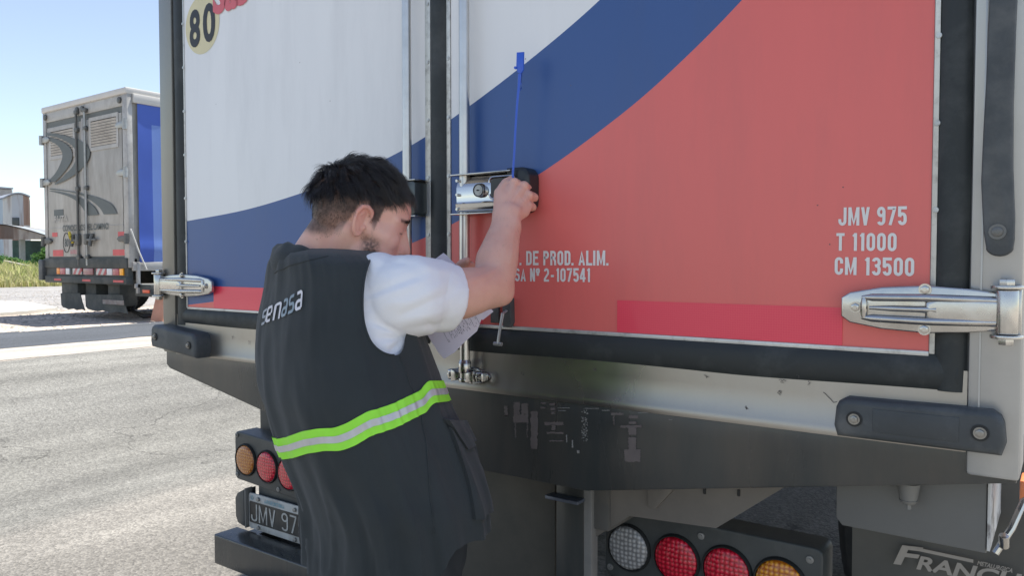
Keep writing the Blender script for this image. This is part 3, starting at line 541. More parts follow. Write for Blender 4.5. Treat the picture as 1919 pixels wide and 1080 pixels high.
# hinges -----------------------------------------------------------------
def hinge(mir, zc, parent, name='hinge'):
    # drawn for the right side, x measured from the pin towards the door; mir=-1 for the left door
    x0 = -.0815 if mir > 0 else RP(298, 530, D-.026)[0]
    X = lambda u: x0-u*mir
    out = [(.0, -.030), (.0, .030), (.05, .037), (.112, .041), (.18, .037), (.232, .027), (.247, .017), (.247, -.017), (.232, -.028), (.18, -.037), (.112, -.041), (.05, -.037)]
    L_ = .262 if mir > 0 else RP(397, 530, D-.024)[0]-x0+.012
    k = L_/.262
    pts = [(X(u*k+.006), zc+v*(1 if mir > 0 else .93)) for u, v in out]
    h = MB(); h.prism(pts, D-.026, D-.016, bev=.003, seg=3)
    hg = h.build(name, castst, parent)
    h = MB(); y0 = D-.036
    h.prism([(X(.0), zc-.021), (X(.0), zc+.021), (X(.10*k), zc+.023), (X(.118*k), zc+.014), (X(.118*k), zc-.014), (X(.10*k), zc-.023)], y0+.001, D-.020, bev=.009, seg=5)
    for s_ in (-1, 1):
        h.tube([(X(u*k), D-.026-.0055*math.sin(math.pi*min(1, max(.12, t))), zc+s_*(.020-.004*abs(t-.5))) for t, u in [(q/12, .01+.208*q/12) for q in range(13)]], [.0068]*12+[.003], 12)
    h.tube([(X(u*k), D-.029, zc) for u in (.10, .13, .17, .205)], [.007, .0055, .0052, .003], 12)
    h.tube([(X(.214*k), D-.027, zc+v) for v in (-.018, -.008, .008, .018)], [.004, .006, .006, .004], 10)
    h.box(min(X(.0), X(.05)), max(X(.0), X(.05)), D-.018, D-.0, zc-.026, zc+.026, bev=.003)
    h.build('rib', castst, hg)
    h = MB(); h.cyl((X(0), D-.026, zc-.036), (X(0), D-.026, zc+.036), .0165, n=28, bev=.002); h.build('barrel', castst, hg)
    h = MB()
    for s in (-1, 1):
        z = zc+s*.040; h.cyl((X(0), D-.026, z-.0028), (X(0), D-.026, z+.0028), .0235, n=28, bev=.001); h.box(min(X(-.018), X(.012)), max(X(-.018), X(.012)), D-.026, D-.008, z-.0027, z+.0027, bev=.001)
        h.cyl((X(0), D-.026, z), (X(0), D-.026, z+s*.013), .012, n=6, bev=.001)
    h.box(min(X(-.02), X(-.012)), max(X(-.02), X(-.012)), D-.022, D-.010, zc-.044, zc+.044, bev=.002)
    h.build('hinge_bracket', castst, hg)
    for u, v in [(.228*k, 0), (.112*k+.006, .034), (.112*k+.006, -.034)]:
        h = MB(); h.hexbolt((X(u), D-.026, zc+v), (0, -1, 0), .0075, .005); h.build('bolt', castst, hg)
    return hg
for i, zc in enumerate((1.268, 2.05, 2.85, 3.5)): hinge(1, zc, TR); hinge(-1, zc, TR) if zc < 2 or zc > 2.5 else None
# rods -------------------------------------------------------------------
def rod(x, r, parent):
    mb = MB(); mb.cyl((x, D-.031, 1.062), (x, D-.031, 3.72), r, n=28)
    rd = mb.build('lock_rod', rodm, parent)
    mb = MB(); mb.cyl((x, D-.031, 1.075), (x, D-.031, 1.10), r*1.25, n=24, bev=.002); mb.cyl((x, D-.031, 1.10), (x, D-.031, 1.108), r*1.25, r, n=24); mb.cyl((x, D-.031, 1.052), (x, D-.031, 1.062), r*1.2, n=24, bev=.002)
    mb.box(x-.030, x+.030, D-.038, D-.022, 1.062, 1.072, bev=.002)
    for s in (-1, 1): mb.prism([(x+s*.012, 1.058), (x+s*.012, 1.076), (x+s*.035, 1.082), (x+s*.035, 1.052)], D-.044, D-.014, bev=.002)
    mb.build('rod_end', castst, rd)
    mb = MB(); out = [(x+.062*math.cos(t)*1.0, 1.066+.021*math.sin(t)) for t in [2*math.pi*k/24 for k in range(24)]]; mb.prism(out, D-.012, D-.005, bev=.002)
    for s in (-1, 1): mb.box(x+s*.045-.011, x+s*.045+.011, D-.034, D-.010, 1.054, 1.080, bev=.005, seg=3)
    kp = mb.build('rod_keeper', castst, parent)
    for s in (-1, 1): mb = MB(); mb.hexbolt((x+s*.045, D-.034, 1.067), (0, -1, 0), .006, .004); mb.build('bolt', castst, kp)
    for z in (2.45, 3.3): mb = MB(); mb.box(x-.035, x+.035, D-.024, D-.001, z, z+.05, bev=.002); mb.cyl((x, D-.031, z+.005), (x, D-.031, z+.045), r*1.35, n=24); mb.build('rod_guide', castst, parent)
rxr = RP(870, 200, D-.031)[0]; rxl = RP(762.5, 200, D-.031)[0]
rod(rxr, .0128, RD); rod(rxl, .0118, LD)
# lock handle housing on the right door
def lockbox(x, s, parent, full=True):
    z0, z1 = 1.467, 1.558; w_ = .165
    X = lambda u: x+s*u
    y = D-.050
    # pressed chrome cover : lofted profile
    prof = [(D-.002, z0), (D-.030, z0), (D-.044, z0+.003), (D-.047, z0+.008), (D-.0475, z0+.018), (D-.0485, z0+.0225), (D-.0445, z0+.0245), (D-.0440, z0+.028), (D-.0445, z0+.040), (D-.0445, z0+.062), (D-.0425, z0+.070), (D-.0330, z1-.006), (D-.028, z1-.001), (D-.002, z1)]
    mb = MB(); us = fr(-.014, w_, 18)
    rows = [[Vector((X(u), D-(D-yy)*(1-.15*max(0, (u-.14)/.08)**2), zz)) for u in us] for yy, zz in prof]; mb.grid(rows)
    mb.poly([r_[0] for r_ in rows]); mb.poly([r_[-1] for r_ in rows])
    hs = mb.build('lock_housing', chrome, parent, ang=60)
    for z in (z0-.002, z1+.002): mb = MB(); mb.prism([(X(-.026), z-.0016), (X(-.026), z+.0016), (X(w_-.01), z+.0016), (X(w_-.01), z-.0016)], D-.056, D-.002, bev=.0006); mb.build('flange', castst, hs)
    for z in (z0+.010, z0+.045, z1-.012): mb = MB(); mb.cyl((X(-.008), D-.044, z), (X(-.008), D-.052, z), .0035, n=12); mb.build('rivet', castst, hs)
    if full:
        kx = X(.062); kz = z0+.052
        mb = MB(); mb.cyl((kx, D-.044, kz), (kx, D-.0545, kz), .0175, .0155, n=36, bev=.001); k = mb.build('lock_cylinder', castst, hs)
        mb = MB(); mb.cyl((kx, D-.0535, kz), (kx, D-.0552, kz), .0128, n=32); mb.cyl((kx, D-.0535, kz), (kx, D-.0562, kz), .0088, n=32); mb.build('keyway_ring', mat('lock_steel', (.35, .35, .34), .35, .8), k)
        mat('lock_dark', (.06, .06, .06), .35, .6); mb = MB(); mb.tube([(kx+.0142*math.cos(t), D-.0553, kz+.0142*math.sin(t)) for t in [2*math.pi*q/32 for q in range(33)]], .0016, 6, nrm=(0, 1, 0)); mb.build('lock_ring', MATS['lock_dark'], k)
        mb = MB(); mb.box(kx-.0045, kx+.0045, D-.0575, D-.0558, kz-.0009, kz+.0009); mb.cyl((kx, D-.0558, kz), (kx, D-.0575, kz), .0018, n=8); mb.build('keyhole', mat('keyhole_black', (.01, .01, .01), .6), k)
        hx0, hx1 = X(.092), X(.160)
        pts = [Vector((hx0+.010*(1-math.cos(t)) if False else hx0+.0, 0, 0)) for t in [0]]
        rr = lambda xa, xb, za, zb, r_, n=5: [(xa+r_-r_*math.cos(t), zb-r_+r_*math.sin(t)) for t in [math.pi/2*k/n for k in range(n+1)]]+[(xb, zb), (xb, za)]+[(xa+r_-r_*math.sin(t), za+r_-r_*math.cos(t)) for t in [math.pi/2*k/n for k in range(n+1)]]
        mb = MB(); o_ = rr(hx0, hx1, z0+.030, z1-.010, .012); mb.tube([(a_, D-.050, c_) for a_, c_ in o_], .0032, 8, nrm=(0, 1, 0)); mb.build('recess_rim', chrome, hs)
        mb = MB(); mb.prism(rr(hx0+.004, hx1, z0+.034, z1-.014, .010), D-.0505, D-.042); mb.build('recess', MATS['lock_dark'], hs)
        # black paddle with a rounded end
        ex0, ex1 = X(.135), X(.200); za, zb = z0-.004, z1+.010
        out = [(ex0, za), (ex0, zb)]+[(ex1-.026+.026*math.sin(t), zb-.026+.026*math.cos(t)) for t in [math.pi/2*k/6 for k in range(7)]]+[(ex1-.026+.026*math.cos(t), za+.026-.026*math.sin(t)) for t in [math.pi/2*k/6 for k in range(7)]]
        mb = MB(); mb.prism(out, D-.046, D-.003, bev=.010, seg=4); mb.build('handle_paddle', mat('handle_plastic', (.020, .024, .026), .38, bump=.1, bs=120), hs)
    return hs
lockbox(rxr, 1, RD); lockbox(rxl, 1, LD, full=False) if False else None
mb = MB(); lx = rxl
mb.prism([(lx-.02, 1.469), (lx-.02, 1.556), (lx+.036, 1.556), (lx+.042, 1.55), (lx+.042, 1.475), (lx+.036, 1.469)], D-.048, D-.002, bev=.004); o = mb.build('lock_plate', mat('lock_plate_dark', (.10, .115, .115), .3, .5), LD)
for z in (1.466, 1.558): mb = MB(); mb.prism([(lx-.026, z-.0016), (lx-.026, z+.0016), (lx+.046, z+.0016), (lx+.046, z-.0016)], D-.052, D-.002, bev=.0006); mb.build('flange', castst, o)
# door holder hook under the forearm
mb = MB(); x, z = RP(954, 590); mb.prism([(x-.006, 1.192), (x-.008, 1.262), (x+.016, 1.262), (x+.018, 1.205), (x+.012, 1.192)], D-.018, D-.001, bev=.002)
x3, _ = RP(931, 590); mb.box(x3-.012, x3+.012, D-.010, D-.001, 1.20, 1.25, bev=.002); o = mb.build('hook_base', rubberd, RD)
a_ = RP(942, 588, D-.035); b_ = RP(933, 645, D-.045)
mb = MB(); mb.tube([(a_[0], D-.020, a_[1]+.006), (a_[0], D-.035, a_[1]), ((a_[0]+b_[0])/2, D-.041, (a_[1]+b_[1])/2), (b_[0], D-.045, b_[1])], [.0045, .005, .0055, .006], 10, flat=.6)
mb.tube([(b_[0]-.011, D-.045, b_[1]), (b_[0]+.011, D-.045, b_[1])], .0048, 10); mb.build('hook_lever', mat('galvanised_pin', (.52, .53, .52), .45, .7), o)
# rubber strap buffer on the right post
mb = MB(); L_ = [(-.1185, 2.02), (-.1180, 1.90), (-.1145, 1.80), (-.1160, 1.72), (-.1170, 1.64), (-.1195, 1.56), (-.1210, 1.48), (-.1165, 1.40), (-.1120, 1.372)]
Rr = [(-.0750, 1.372), (-.0735, 1.385), (-.0735, 1.42), (-.0775, 1.50), (-.0790, 1.60), (-.0780, 1.72), (-.0760, 1.82), (-.0765, 1.92), (-.0765, 2.02)]
arc = [(-.0935+.0195*math.cos(t), 1.374+.016*math.sin(t)) for t in [math.pi+math.pi*k/10 for k in range(1, 10)]]
mb.prism(L_+arc+Rr, D-.030, D-.012, bev=.004, seg=3); st = mb.build('door_strap', rubberd, TR)
for z in (1.398, 1.99): mb = MB(); mb.cyl((-.0965, D-.030, z), (-.0965, D-.032, z), .0125, n=24); mb.cyl((-.0965, D-.032, z), (-.0965, D-.0355, z), .0080, n=20, bev=.001); mb.cyl((-.0965, D-.0355, z), (-.0965, D-.0365, z), .0035, n=4); mb.build('bolt', mat('dark_bolt', (.16, .16, .155), .4, .6), st)
# bumper blocks
def block(x0, x1, z0, z1, dep, name='bumper_block', panel=True, droop=0):
    tl_ = lambda x: droop*(x1-x)/(x1-x0)
    mb = MB(); mb.prism([(q[0], q[1]+tl_(q[0])) for q in [(x0+.006, z0), (x0, z0+.02), (x0+.003, z1-.018), (x0+.008, z1-.007), (x0+.020, z1), (x1-.020, z1+.002), (x1-.008, z1-.006), (x1-.003, z1-.018), (x1, z0+.02), (x1-.006, z0)]], D-dep, D-.005, bev=.012, seg=4)
    if panel and not droop: mb.box(x0+.066, x1-.066, D-dep-.0012, D-dep+.004, z0+.016, z1-.014, bev=.001)
    bl = mb.build(name, rubberd, TR)
    for x in (x0+.036, x1-.036):
        mb = MB(); mb.cyl((x, D-dep-.0006, (z0+z1)/2+tl_(x)), (x, D-dep-.002, (z0+z1)/2+tl_(x)), .0135, n=24); mb.build('bolt_recess', mat('recess_black', (.018, .02, .02), .6), bl)
        mb = MB(); mb.hexbolt((x, D-dep-.002, (z0+z1)/2+tl_(x)), (0, -1, 0), .0072, .004); mb.build('bolt', mat('worn_bolt', (.30, .295, .28), .35, .9), bl)
    return bl
block(-.342, -.078, 1.034, 1.105, .040)
block(-2.590, -2.315, 1.030, 1.108, .066, droop=.024)
# crossbeam -----------------------------------------------------------------
mb = MB(); zt = 1.0345
mb.prism([(-2.592, zt), (-2.592, .985), (-2.57, .972), (-1.77, .831), (-.876, .831), (-.064, .986), (-.064, zt-.002)], D-.006, D+.10, bev=.004)
# worn patches where paint is gone are part of the beam's surface
BM_ = mb
# worn patches where paint is gone
wm = mat('bare_worn_paint', (.135, .115, .108), .6, var=.15, vs=30); wm2 = mat('pale_worn_paint', (.24, .24, .225), .6, var=.2, vs=40)
def ragged(mb, px0, py0, px1, py1, rnd, jx=2.2, jy=2.0, Y=D-.0068, mi=1):
    n = 20; pts = []
    for k in range(n): pts.append((px0+(px1-px0)*k/n, py0+rnd.uniform(-jy, jy)))
    for k in range(n): pts.append((px1+rnd.uniform(-jx, jx), py0+(py1-py0)*k/n))
    for k in range(n): pts.append((px1-(px1-px0)*k/n, py1+rnd.uniform(-jy, jy)))
    for k in range(n): pts.append((px0+rnd.uniform(-jx, jx), py1-(py1-py0)*k/n))
    f = mb.poly([(RP(a, b, Y)[0], Y, RP(a, b, Y)[1]) for a, b in pts], mi)
rnd = random.Random(4); mb = BM_
k = 440/1828.
for i_, (a, b, c, d) in enumerate([(590, 320, 705, 385), (650, 235, 705, 320), (592, 225, 640, 320), (600, 385, 612, 500), (694, 385, 703, 500), (725, 295, 778, 590), (870, 235, 918, 250), (878, 268, 915, 288), (885, 300, 912, 320), (830, 380, 980, 405), (890, 405, 915, 445), (850, 457, 980, 472), (870, 522, 980, 534), (1350, 308, 1450, 326), (1368, 330, 1378, 405), (1490, 328, 1560, 352), (1490, 376, 1550, 395), (1425, 405, 1590, 425), (1485, 425, 1545, 480), (1485, 500, 1545, 600), (1455, 595, 1580, 690), (520, 255, 545, 330), (800, 228, 845, 240), (800, 262, 845, 275)]):
    ragged(mb, 820+a*k, 700+b*k, 820+c*k, 700+d*k, rnd, 1.5, 1.0, D-.0068-i_*.00003)
for i in range(60):
    a = rnd.uniform(1118, 1165); b = rnd.uniform(270, 530); ragged(mb, 820+a*k, 700+b*k, 820+(a+rnd.uniform(3, 14))*k, 700+(b+rnd.uniform(3, 12))*k, rnd, .4, .4, D-.0078-i*.00002, 2)
for (a, b, c, d) in [(1160, 272, 1255, 277), (1280, 288, 1340, 292), (935, 268, 1030, 273), (940, 290, 1000, 295), (1550, 290, 1640, 294), (1560, 305, 1640, 310), (1800, 360, 1828, 364), (1085, 600, 1105, 625), (1000, 480, 1010, 540), (1045, 520, 1056, 580)]: ragged(mb, 820+a*k, 700+b*k, 820+c*k, 700+d*k, rnd, .5, .5, D-.0092, 2)
XB = mb.build('crossbeam', [blackp, wm, wm2], TR)
# underneath -----------------------------------------------------------------
mb = MB()
for x in (-1.78, -.97): mb.box(x, x+.09, D+.11, D+7, .70, .95, bev=.01)
for y in (D+.5, D+2.4, D+4.2, D+6): mb.box(-1.75, -.9, y, y+.1, .74, .92, bev=.01)
mb.build('chassis', under, TR)
def pxz(px, py, Y): return RP(px, py, Y)
# dark hanging plate left of the bracket
Y = D+.16; mb = MB(); x0 = -1.75; x1 = pxz(1040, 950, Y)[0]; mb.prism([(x0, .30), (x0, .95), (x1, .95), (x1, .30)], Y, Y+.02, bev=.003); mb.build('guard_plate', mat('brown_dusty_plate', (.075, .073, .062), .6, var=.15, vs=3, dirt=(.12, .105, .085), dscale=3, damt=.6, bump=.15, bs=20), TR)
# bracket post with bright edge and ledge
Y = D+.10; xa, xb = pxz(1042, 950, Y)[0], pxz(1094, 950, Y)[0]
mb = MB(); mb.box(xa, xb, Y, Y+.05, .25, .838, bev=.003); br = mb.build('light_bracket', blackp, TR)
mb = MB(); xc = pxz(1112, 950, Y)[0]; mb.box(xb+.001, xc-.004, Y-.002, Y+.03, .25, .832, bev=.002); mb.build('bracket_side', mat('bracket_grey', (.23, .225, .21), .5, var=.2, vs=8, dirt=(.1, .1, .1), dscale=8, damt=.6), br)
mb = MB(); z = pxz(1065, 940, Y-.03)[1]; mb.box(xa-.010, xb+.003, Y-.035, Y, z-.004, z+.004, bev=.001); mb.build('ledge', mat('dusty_blue_steel', (.15, .17, .21), .4, .5, var=.2, vs=30), br)
# tan gusset plate, triangular
Y = D+.12; q = [pxz(*v, Y) for v in [(1112, 905), (1485, 905), (1342, 991), (1180, 968), (1112, 1010)]]
mb = MB(); mb.prism(q, Y, Y+.008); mb.prism([pxz(*v, Y-.012) for v in [(1212, 905), (1258, 905), (1258, 922), (1228, 955), (1214, 952)]], Y-.012, Y-.002, bev=.002); gp = mb.build('gusset_plate', tanp, TR)
for (a, b) in [(1320, 921), (1384, 925)]:
    x, z = pxz(a, b, Y-.003); mb = MB(); mb.box(x-.0028, x+.0028, Y-.004, Y+.001, z-.007, z+.007, bev=.001); mb.build('slot_bolt', MATS['recess_black'], gp)
# wheels
tyre = mat('tyre_rubber', (.028, .030, .032), .6, bump=.6, bs=40, dirt=(.09, .085, .08), dscale=5, damt=.4)
def wheel(x0, x1, y, r, parent):
    mb = MB(); prof = [(x0, r*.55), (x0, r*.80), (x0+.02, r*.95), (x0+.045, r), (x1-.045, r), (x1-.02, r*.95), (x1, r*.80), (x1, r*.55)]; rows = []
    for i in range(97):
        a = 2*math.pi*i/96; rows.append([Vector((px_, y+math.cos(a)*rr_*(1-.012*(i % 2)*(rr_ > r*.94)), r+math.sin(a)*rr_*(1-.012*(i % 2)*(rr_ > r*.94)))) for px_, rr_ in prof])
    mb.grid(rows); w_ = mb.build('wheel', tyre, parent)
    mb = MB(); mb.cyl((x0+.05, y, r), (x1-.03, y, r), r*.56, n=40); mb.cyl((x1-.05, y, r), (x1+.01, y, r), r*.22, n=24, bev=.01); mb.build('rim', mat('wheel_rim', (.35, .35, .34), .5, .5), w_)
for y in (D+1.85, D+5.9):
    for (a, b) in ((-.37, -.09), (-.67, -.39), (-2.56, -2.28), (-2.26, -1.98)) if y < D+3 else ((-.37, -.09), (-2.56, -2.28)): wheel(a, b, y, .50, TR)
mb = MB(); mb.cyl((-2.2, D+1.85, .5), (-.45, D+1.85, .5), .07, n=20); mb.ball((-1.33, D+1.85, .5), .2); mb.build('axle', under, TR)
# mud guard arch in front of the right wheel (dark sheen)
mb = MB(); rows = []
for i in range(15):
    a = R(20+i*10); rows.append([Vector((x, D+1.85-math.cos(a)*.56, .5+math.sin(a)*.54)) for x in (-.70, -.07)])
mb.grid(rows); mb.build('mudguard', mat('black_plastic_sheen', (.030, .034, .036), .32, bump=.8, bs=35), TR)
# grey equipment box with bright side, on the right
Y = D+.10; mb = MB(); xl_, xr_ = -.367, -.112
mb.prism([(xl_, .99), (xl_, .842), (xl_+.012, .828), (xr_, .826), (xr_, .99)], Y, Y+.5, bev=.004); eb = mb.build('equipment_box', mat('grey_box_paint', (.16, .162, .155), .55, var=.12, vs=3, dirt=(.09, .09, .085), dscale=3, damt=.5), TR)
mb = MB(); mb.prism([(xr_+.001, .832), (xr_+.001, .984), (xr_+.006, .984), (xr_+.006, .832)], Y-.002, Y+.45, bev=.001); mb.build('side_panel', mat('chipped_white', (.62, .62, .60), .5, var=.15, vs=10, dirt=(.22, .21, .2), dscale=14, dthr=.52, dsoft=.04, damt=.9), eb)
x, z = pxz(1706, 935, Y-.005); mb = MB(); yy = Y-.028; mb.cyl((x, yy, z+.035), (x, yy, z+.004), .020, .015, n=24); mb.cyl((x, yy, z+.004), (x, yy, z-.004), .017, .011, n=24, bev=.002); mb.cyl((x, yy, z-.004), (x, yy, z-.014), .0055, n=6); mb.build('drain_plug', mat('dull_plug', (.22, .22, .21), .6, .3), eb)
mb = MB(); a_ = pxz(1600, 907, Y); mb.prism([(-.34, .992), (-.12, .992), (-.118, .972), (-.16, .970), (-.22, .979), (-.34, .987)], Y-.03, Y-.018, bev=.001); mb.build('bent_flange', under, eb)
# brace with reflector at far right
mb = MB(); mb.tube([(-.055, D+.16, .93), (-.075, D+.12, .875), (-.098, D+.10, .83)], .006, 8); mb.cyl((-.085, D+.09, .868), (-.085, D+.10, .845), .008, n=12, bev=.001); mb.build('brace', castst, TR)
mb = MB(); mb.box(-.066, -.052, D+.15, D+.22, .90, .955, bev=.004); mb.build('side_reflector', mat('orange_reflector', (.75, .22, .08), .3), TR)
# mud flap with maker's name
Y = D+.36; mb = MB(); xl_ = pxz(1595, 1020, Y)[0]; xm = pxz(1668, 1020, Y)[0]
mb.grid([[Vector((x, Y+.01*math.sin((1-z)*3)+.004*math.sin(x*30), z)) for x in fr(xl_, .02-.085, 16)] for z in fr(.25, .98, 20)])
mb.grid([[Vector((x, Y+.008+.01*math.sin((1-z)*3)+.004*math.sin(x*30), z)) for x in fr(xl_, .02-.085, 16)] for z in fr(.25, .98, 20)])
MF = mb.build('mud_flap', mat('flap_rubber', (.10, .10, .092), .7, var=.15, vs=4, dirt=(.15, .14, .12), dscale=5, damt=.5), TR)
Yl = Y-.012
def px_fn(bl, br, tl, Y_):
    a, b, c = RP(*bl, Y_), RP(*br, Y_), RP(*tl, Y_); return lambda u, v: Vector((a[0]+(b[0]-a[0])*u+(c[0]-a[0])*v, Y_, a[1]+(b[1]-a[1])*u+(c[1]-a[1])*v))
fl_ = mat('flap_lettering', (.38, .35, .31), .6)
lettering('lettering', 'F', px_fn((1674, 1058), (1720, 1064), (1684, 1022), Yl), fl_, MF, bold=.03, shear=.1)
lettering('lettering', 'RANCHI', px_fn((1717, 1068), (1925, 1108), (1722, 1042), Yl), fl_, MF, bold=.03, shear=.1)
lettering('lettering', 'METALURGICA', px_fn((1831, 1060), (1897, 1075), (1833, 1052), Yl), fl_, MF, bold=.02, shear=.1)
mb = MB(); f0 = px_fn((1722, 1034), (1824, 1056), (1722, 1028), Yl-.001); mb.poly([f0(0, 0), f0(1, 0), f0(1, 1), f0(0, 1)]); mb.build('lettering', fl_, MF, smooth=False)
mb = MB(); mb.grid([[Vector((x, Y, z)) for x in (-2.56, -1.98)] for z in (.25, .95)]); mb.grid([[Vector((x, Y+.008, z)) for x in (-2.56, -1.98)] for z in (.25, .95)]); mb.build('mud_flap', MATS['flap_rubber'], TR)
# lamp clusters -----------------------------------------------------------------
def lens(name, c, dark_, parent, x, z, Y, rad):
    m = MATS.get(name)
    if not m:
        m = mat(name, c, .12, var=.05, coat=.6); n = m.node_tree; tc = n.nodes.new('ShaderNodeTexCoord'); mp = n.nodes.new('ShaderNodeMapping'); mp.inputs['Rotation'].default_value = (R(90), 0, R(0)); n.links.new(tc.outputs['Object'], mp.inputs[0])
        v = n.nodes.new('ShaderNodeTexVoronoi'); v.voronoi_dimensions = '2D'; v.inputs['Scale'].default_value = 88; v.inputs['Randomness'].default_value = .22; n.links.new(mp.outputs[0], v.inputs['Vector'])
        g = n.nodes.new('ShaderNodeMapRange'); g.inputs[1].default_value = .12; g.inputs[2].default_value = .5; n.links.new(v.outputs[0], g.inputs[0])
        mx = n.nodes.new('ShaderNodeMix'); mx.data_type = 'RGBA'; mx.inputs[6].default_value = (*c, 1); mx.inputs[7].default_value = (*dark_, 1); n.links.new(g.outputs[0], mx.inputs[0]); n.links.new(mx.outputs[2], bsdf(m).inputs['Base Color'])
        bu = n.nodes.new('ShaderNodeBump'); bu.inputs['Strength'].default_value = .9; bu.inputs['Distance'].default_value = .003; bu.invert = True; n.links.new(v.outputs[0], bu.inputs['Height']); n.links.new(bu.outputs[0], bsdf(m).inputs['Normal'])
    mb = MB(); rows = []
    for i in range(49):
        a = 2*math.pi*i/48; rows.append([Vector((x+math.cos(a)*rad*q, Y-h, z+math.sin(a)*rad*q)) for q, h in ((0, .016), (.3, .0158), (.6, .0145), (.8, .0125), (.93, .0095), (1, .004), (1, -.004))])
    mb.grid(rows); bmesh.ops.remove_doubles(mb.bm, verts=mb.bm.verts, dist=1e-6)
    o = mb.build('lamp', m, parent, ang=60)
    mb = MB(); rows = []
    for i in range(49):
        a = 2*math.pi*i/48; rows.append([Vector((x+math.cos(a)*rad*q, Y-h, z+math.sin(a)*rad*q)) for q, h in ((1.0, .002), (1.0, .009), (1.04, .010), (1.09, .006), (1.10, 0))])
    mb.grid(rows); mb.build('lamp_gasket', MATS['recess_black'], o)
    return o
AM = ((.95, .42, .03), (.50, .13, .01)); RE = ((.95, .03, .07), (.42, .004, .02)); WH = ((.55, .55, .54), (.24, .24, .24)); AD = ((.62, .25, .03), (.38, .11, .01))
Y = D+.245
hz = mat('lamp_housing_black', (.050, .058, .060), .42, var=.15, vs=5, bump=.2, bs=60, dirt=(.15, .15, .14), dscale=6, damt=.35)
def cluster(xs_, zc, x0, x1, cols, Y, bolts, slope=0):
    S = lambda x: slope*(x-xs_[0])
    mb = MB(); r_ = .018; c = []
    za, zb = zc-.085, zc+.098
    for (cx_, cz_, a0) in ((x1-r_, zb-r_, 0), (x0+r_, zb-r_, 90), (x0+r_, za+r_, 180), (x1-r_, za+r_, 270)):
        c += [(cx_+r_*math.cos(R(a0+t)), cz_+r_*math.sin(R(a0+t))+S(cx_)) for t in (0, 30, 60, 90)]
    mb.prism(c, Y, Y+.085, bev=.005, seg=3); h_ = mb.build('lamp_housing', hz, TR)
    for x, (nm, cc) in zip(xs_, cols): lens(nm, cc[0], cc[1], h_, x, zc+S(x), Y, .056)
    for (x, z) in bolts: mb = MB(); mb.cyl((x, Y, z+S(x)), (x, Y-.004, z+S(x)), .0085, n=18, bev=.001); mb.cyl((x, Y-.004, z+S(x)), (x, Y-.007, z+S(x)), .004, n=6); mb.build('screw', mat('screw_grey', (.30, .30, .29), .5, .5), h_)
    return h_
cluster([-.8955, -.766, -.6395, -.516], .622, -.965, -.425, [('clear_lens', WH), ('red_lens', RE), ('red_lens', RE), ('amber_lens', AM)], Y, [(-.948, .688), (-.948, .560), (-.703, .692), (-.452, .692), (-.703, .552)])
for v in bpy.data.objects: pass
LP_ = cluster([-2.488, -2.362, -2.238, -2.114], .606, -2.560, -2.04, [('dull_amber_lens', AD), ('red_lens', RE), ('red_lens', RE), ('clear_lens', WH)], Y, [(-2.545, .690), (-2.300, .676), (-2.545, .540), (-2.300, .536)], slope=-.05)
mb = MB(); mb.box(-2.46, -2.0, Y+.03, Y+.05, .36, .54, bev=.004); mb.build('plate_backing', hz, TR)
# licence plate, black with white border
xa, za = RP(471, 988, Y+.02); xb = xa+.345; zb = za+.134
def rrect(x0, x1, z0, z1, r_, n=5):
    o = []
    for (cx_, cz_, a0) in ((x1-r_, z1-r_, 0), (x0+r_, z1-r_, 90), (x0+r_, z0+r_, 180), (x1-r_, z0+r_, 270)): o += [(cx_+r_*math.cos(R(a0+90*t/n)), cz_+r_*math.sin(R(a0+90*t/n))) for t in range(n+1)]
    return o
pb = mat('plate_white', (.50, .51, .49), .5, var=.1, vs=20, dirt=(.15, .14, .12), dscale=12, dthr=.6, damt=.6)
mb = MB(); mb.prism(rrect(xa, xb, za, zb, .012), Y+.010, Y+.016, bev=.001); PL = mb.build('licence_plate', pb, TR)
mb = MB(); mb.prism(rrect(xa+.006, xb-.006, za+.024, zb-.030, .006), Y+.0085, Y+.0115); mb.build('black_field', mat('plate_black', (.020, .021, .022), .45, dirt=(.10, .10, .09), dscale=10, damt=.5), PL)
pg_ = mat('plate_digits', (.42, .43, .41), .5, var=.2, vs=40, dirt=(.08, .08, .08), dscale=25, dthr=.6, damt=.6)
signwriting('plate_number', 'JMV 975', rect_fn(xa+.018, xb-.018, za+.031, zb-.037, Y+.0070), pg_, PL, t=.10, gap=.12)
signwriting('plate_country', 'ARGENTINA', rect_fn(xa+.095, xa+.210, zb-.024, zb-.010, Y+.0085), mat('plate_blue', (.20, .38, .46), .5), PL, t=.13, gap=.14)
mb = MB(); mb.tube([(xa+.022+.007*math.cos(t), Y+.0085, zb-.016+.007*math.sin(t)) for t in [2*math.pi*q/14 for q in range(15)]], .0009, 5); mb.box(xa+.0215, xa+.0225, Y+.008, Y+.0085, zb-.022, zb-.010); mb.build('plate_seal_mark', MATS['plate_blue'], PL)
for (u, v) in ((.062, .119), (.272, .119), (.062, .012), (.272, .012)): mb = MB(); mb.cyl((xa+u, Y+.010, za+v), (xa+u, Y+.002, za+v), .0075, n=16, bev=.001); mb.build('screw', MATS['screw_grey'], PL)
mb = MB(); o_ = [(xa-.012, za+.005), (xa-.050, za+.012), (xa-.064, za+.035), (xa-.066, zb-.03), (xa-.052, zb-.008), (xa-.012, zb+.012)]
mb.prism(o_, Y-.004, Y+.05, bev=.004); mb.build('plate_side_guard', hz, TR)
mb = MB(); mb.box(xa-.010, xa-.004, Y-.002, Y+.03, za, zb+.016, bev=.001); mb.build('plate_edge', MATS['bracket_grey'], TR)
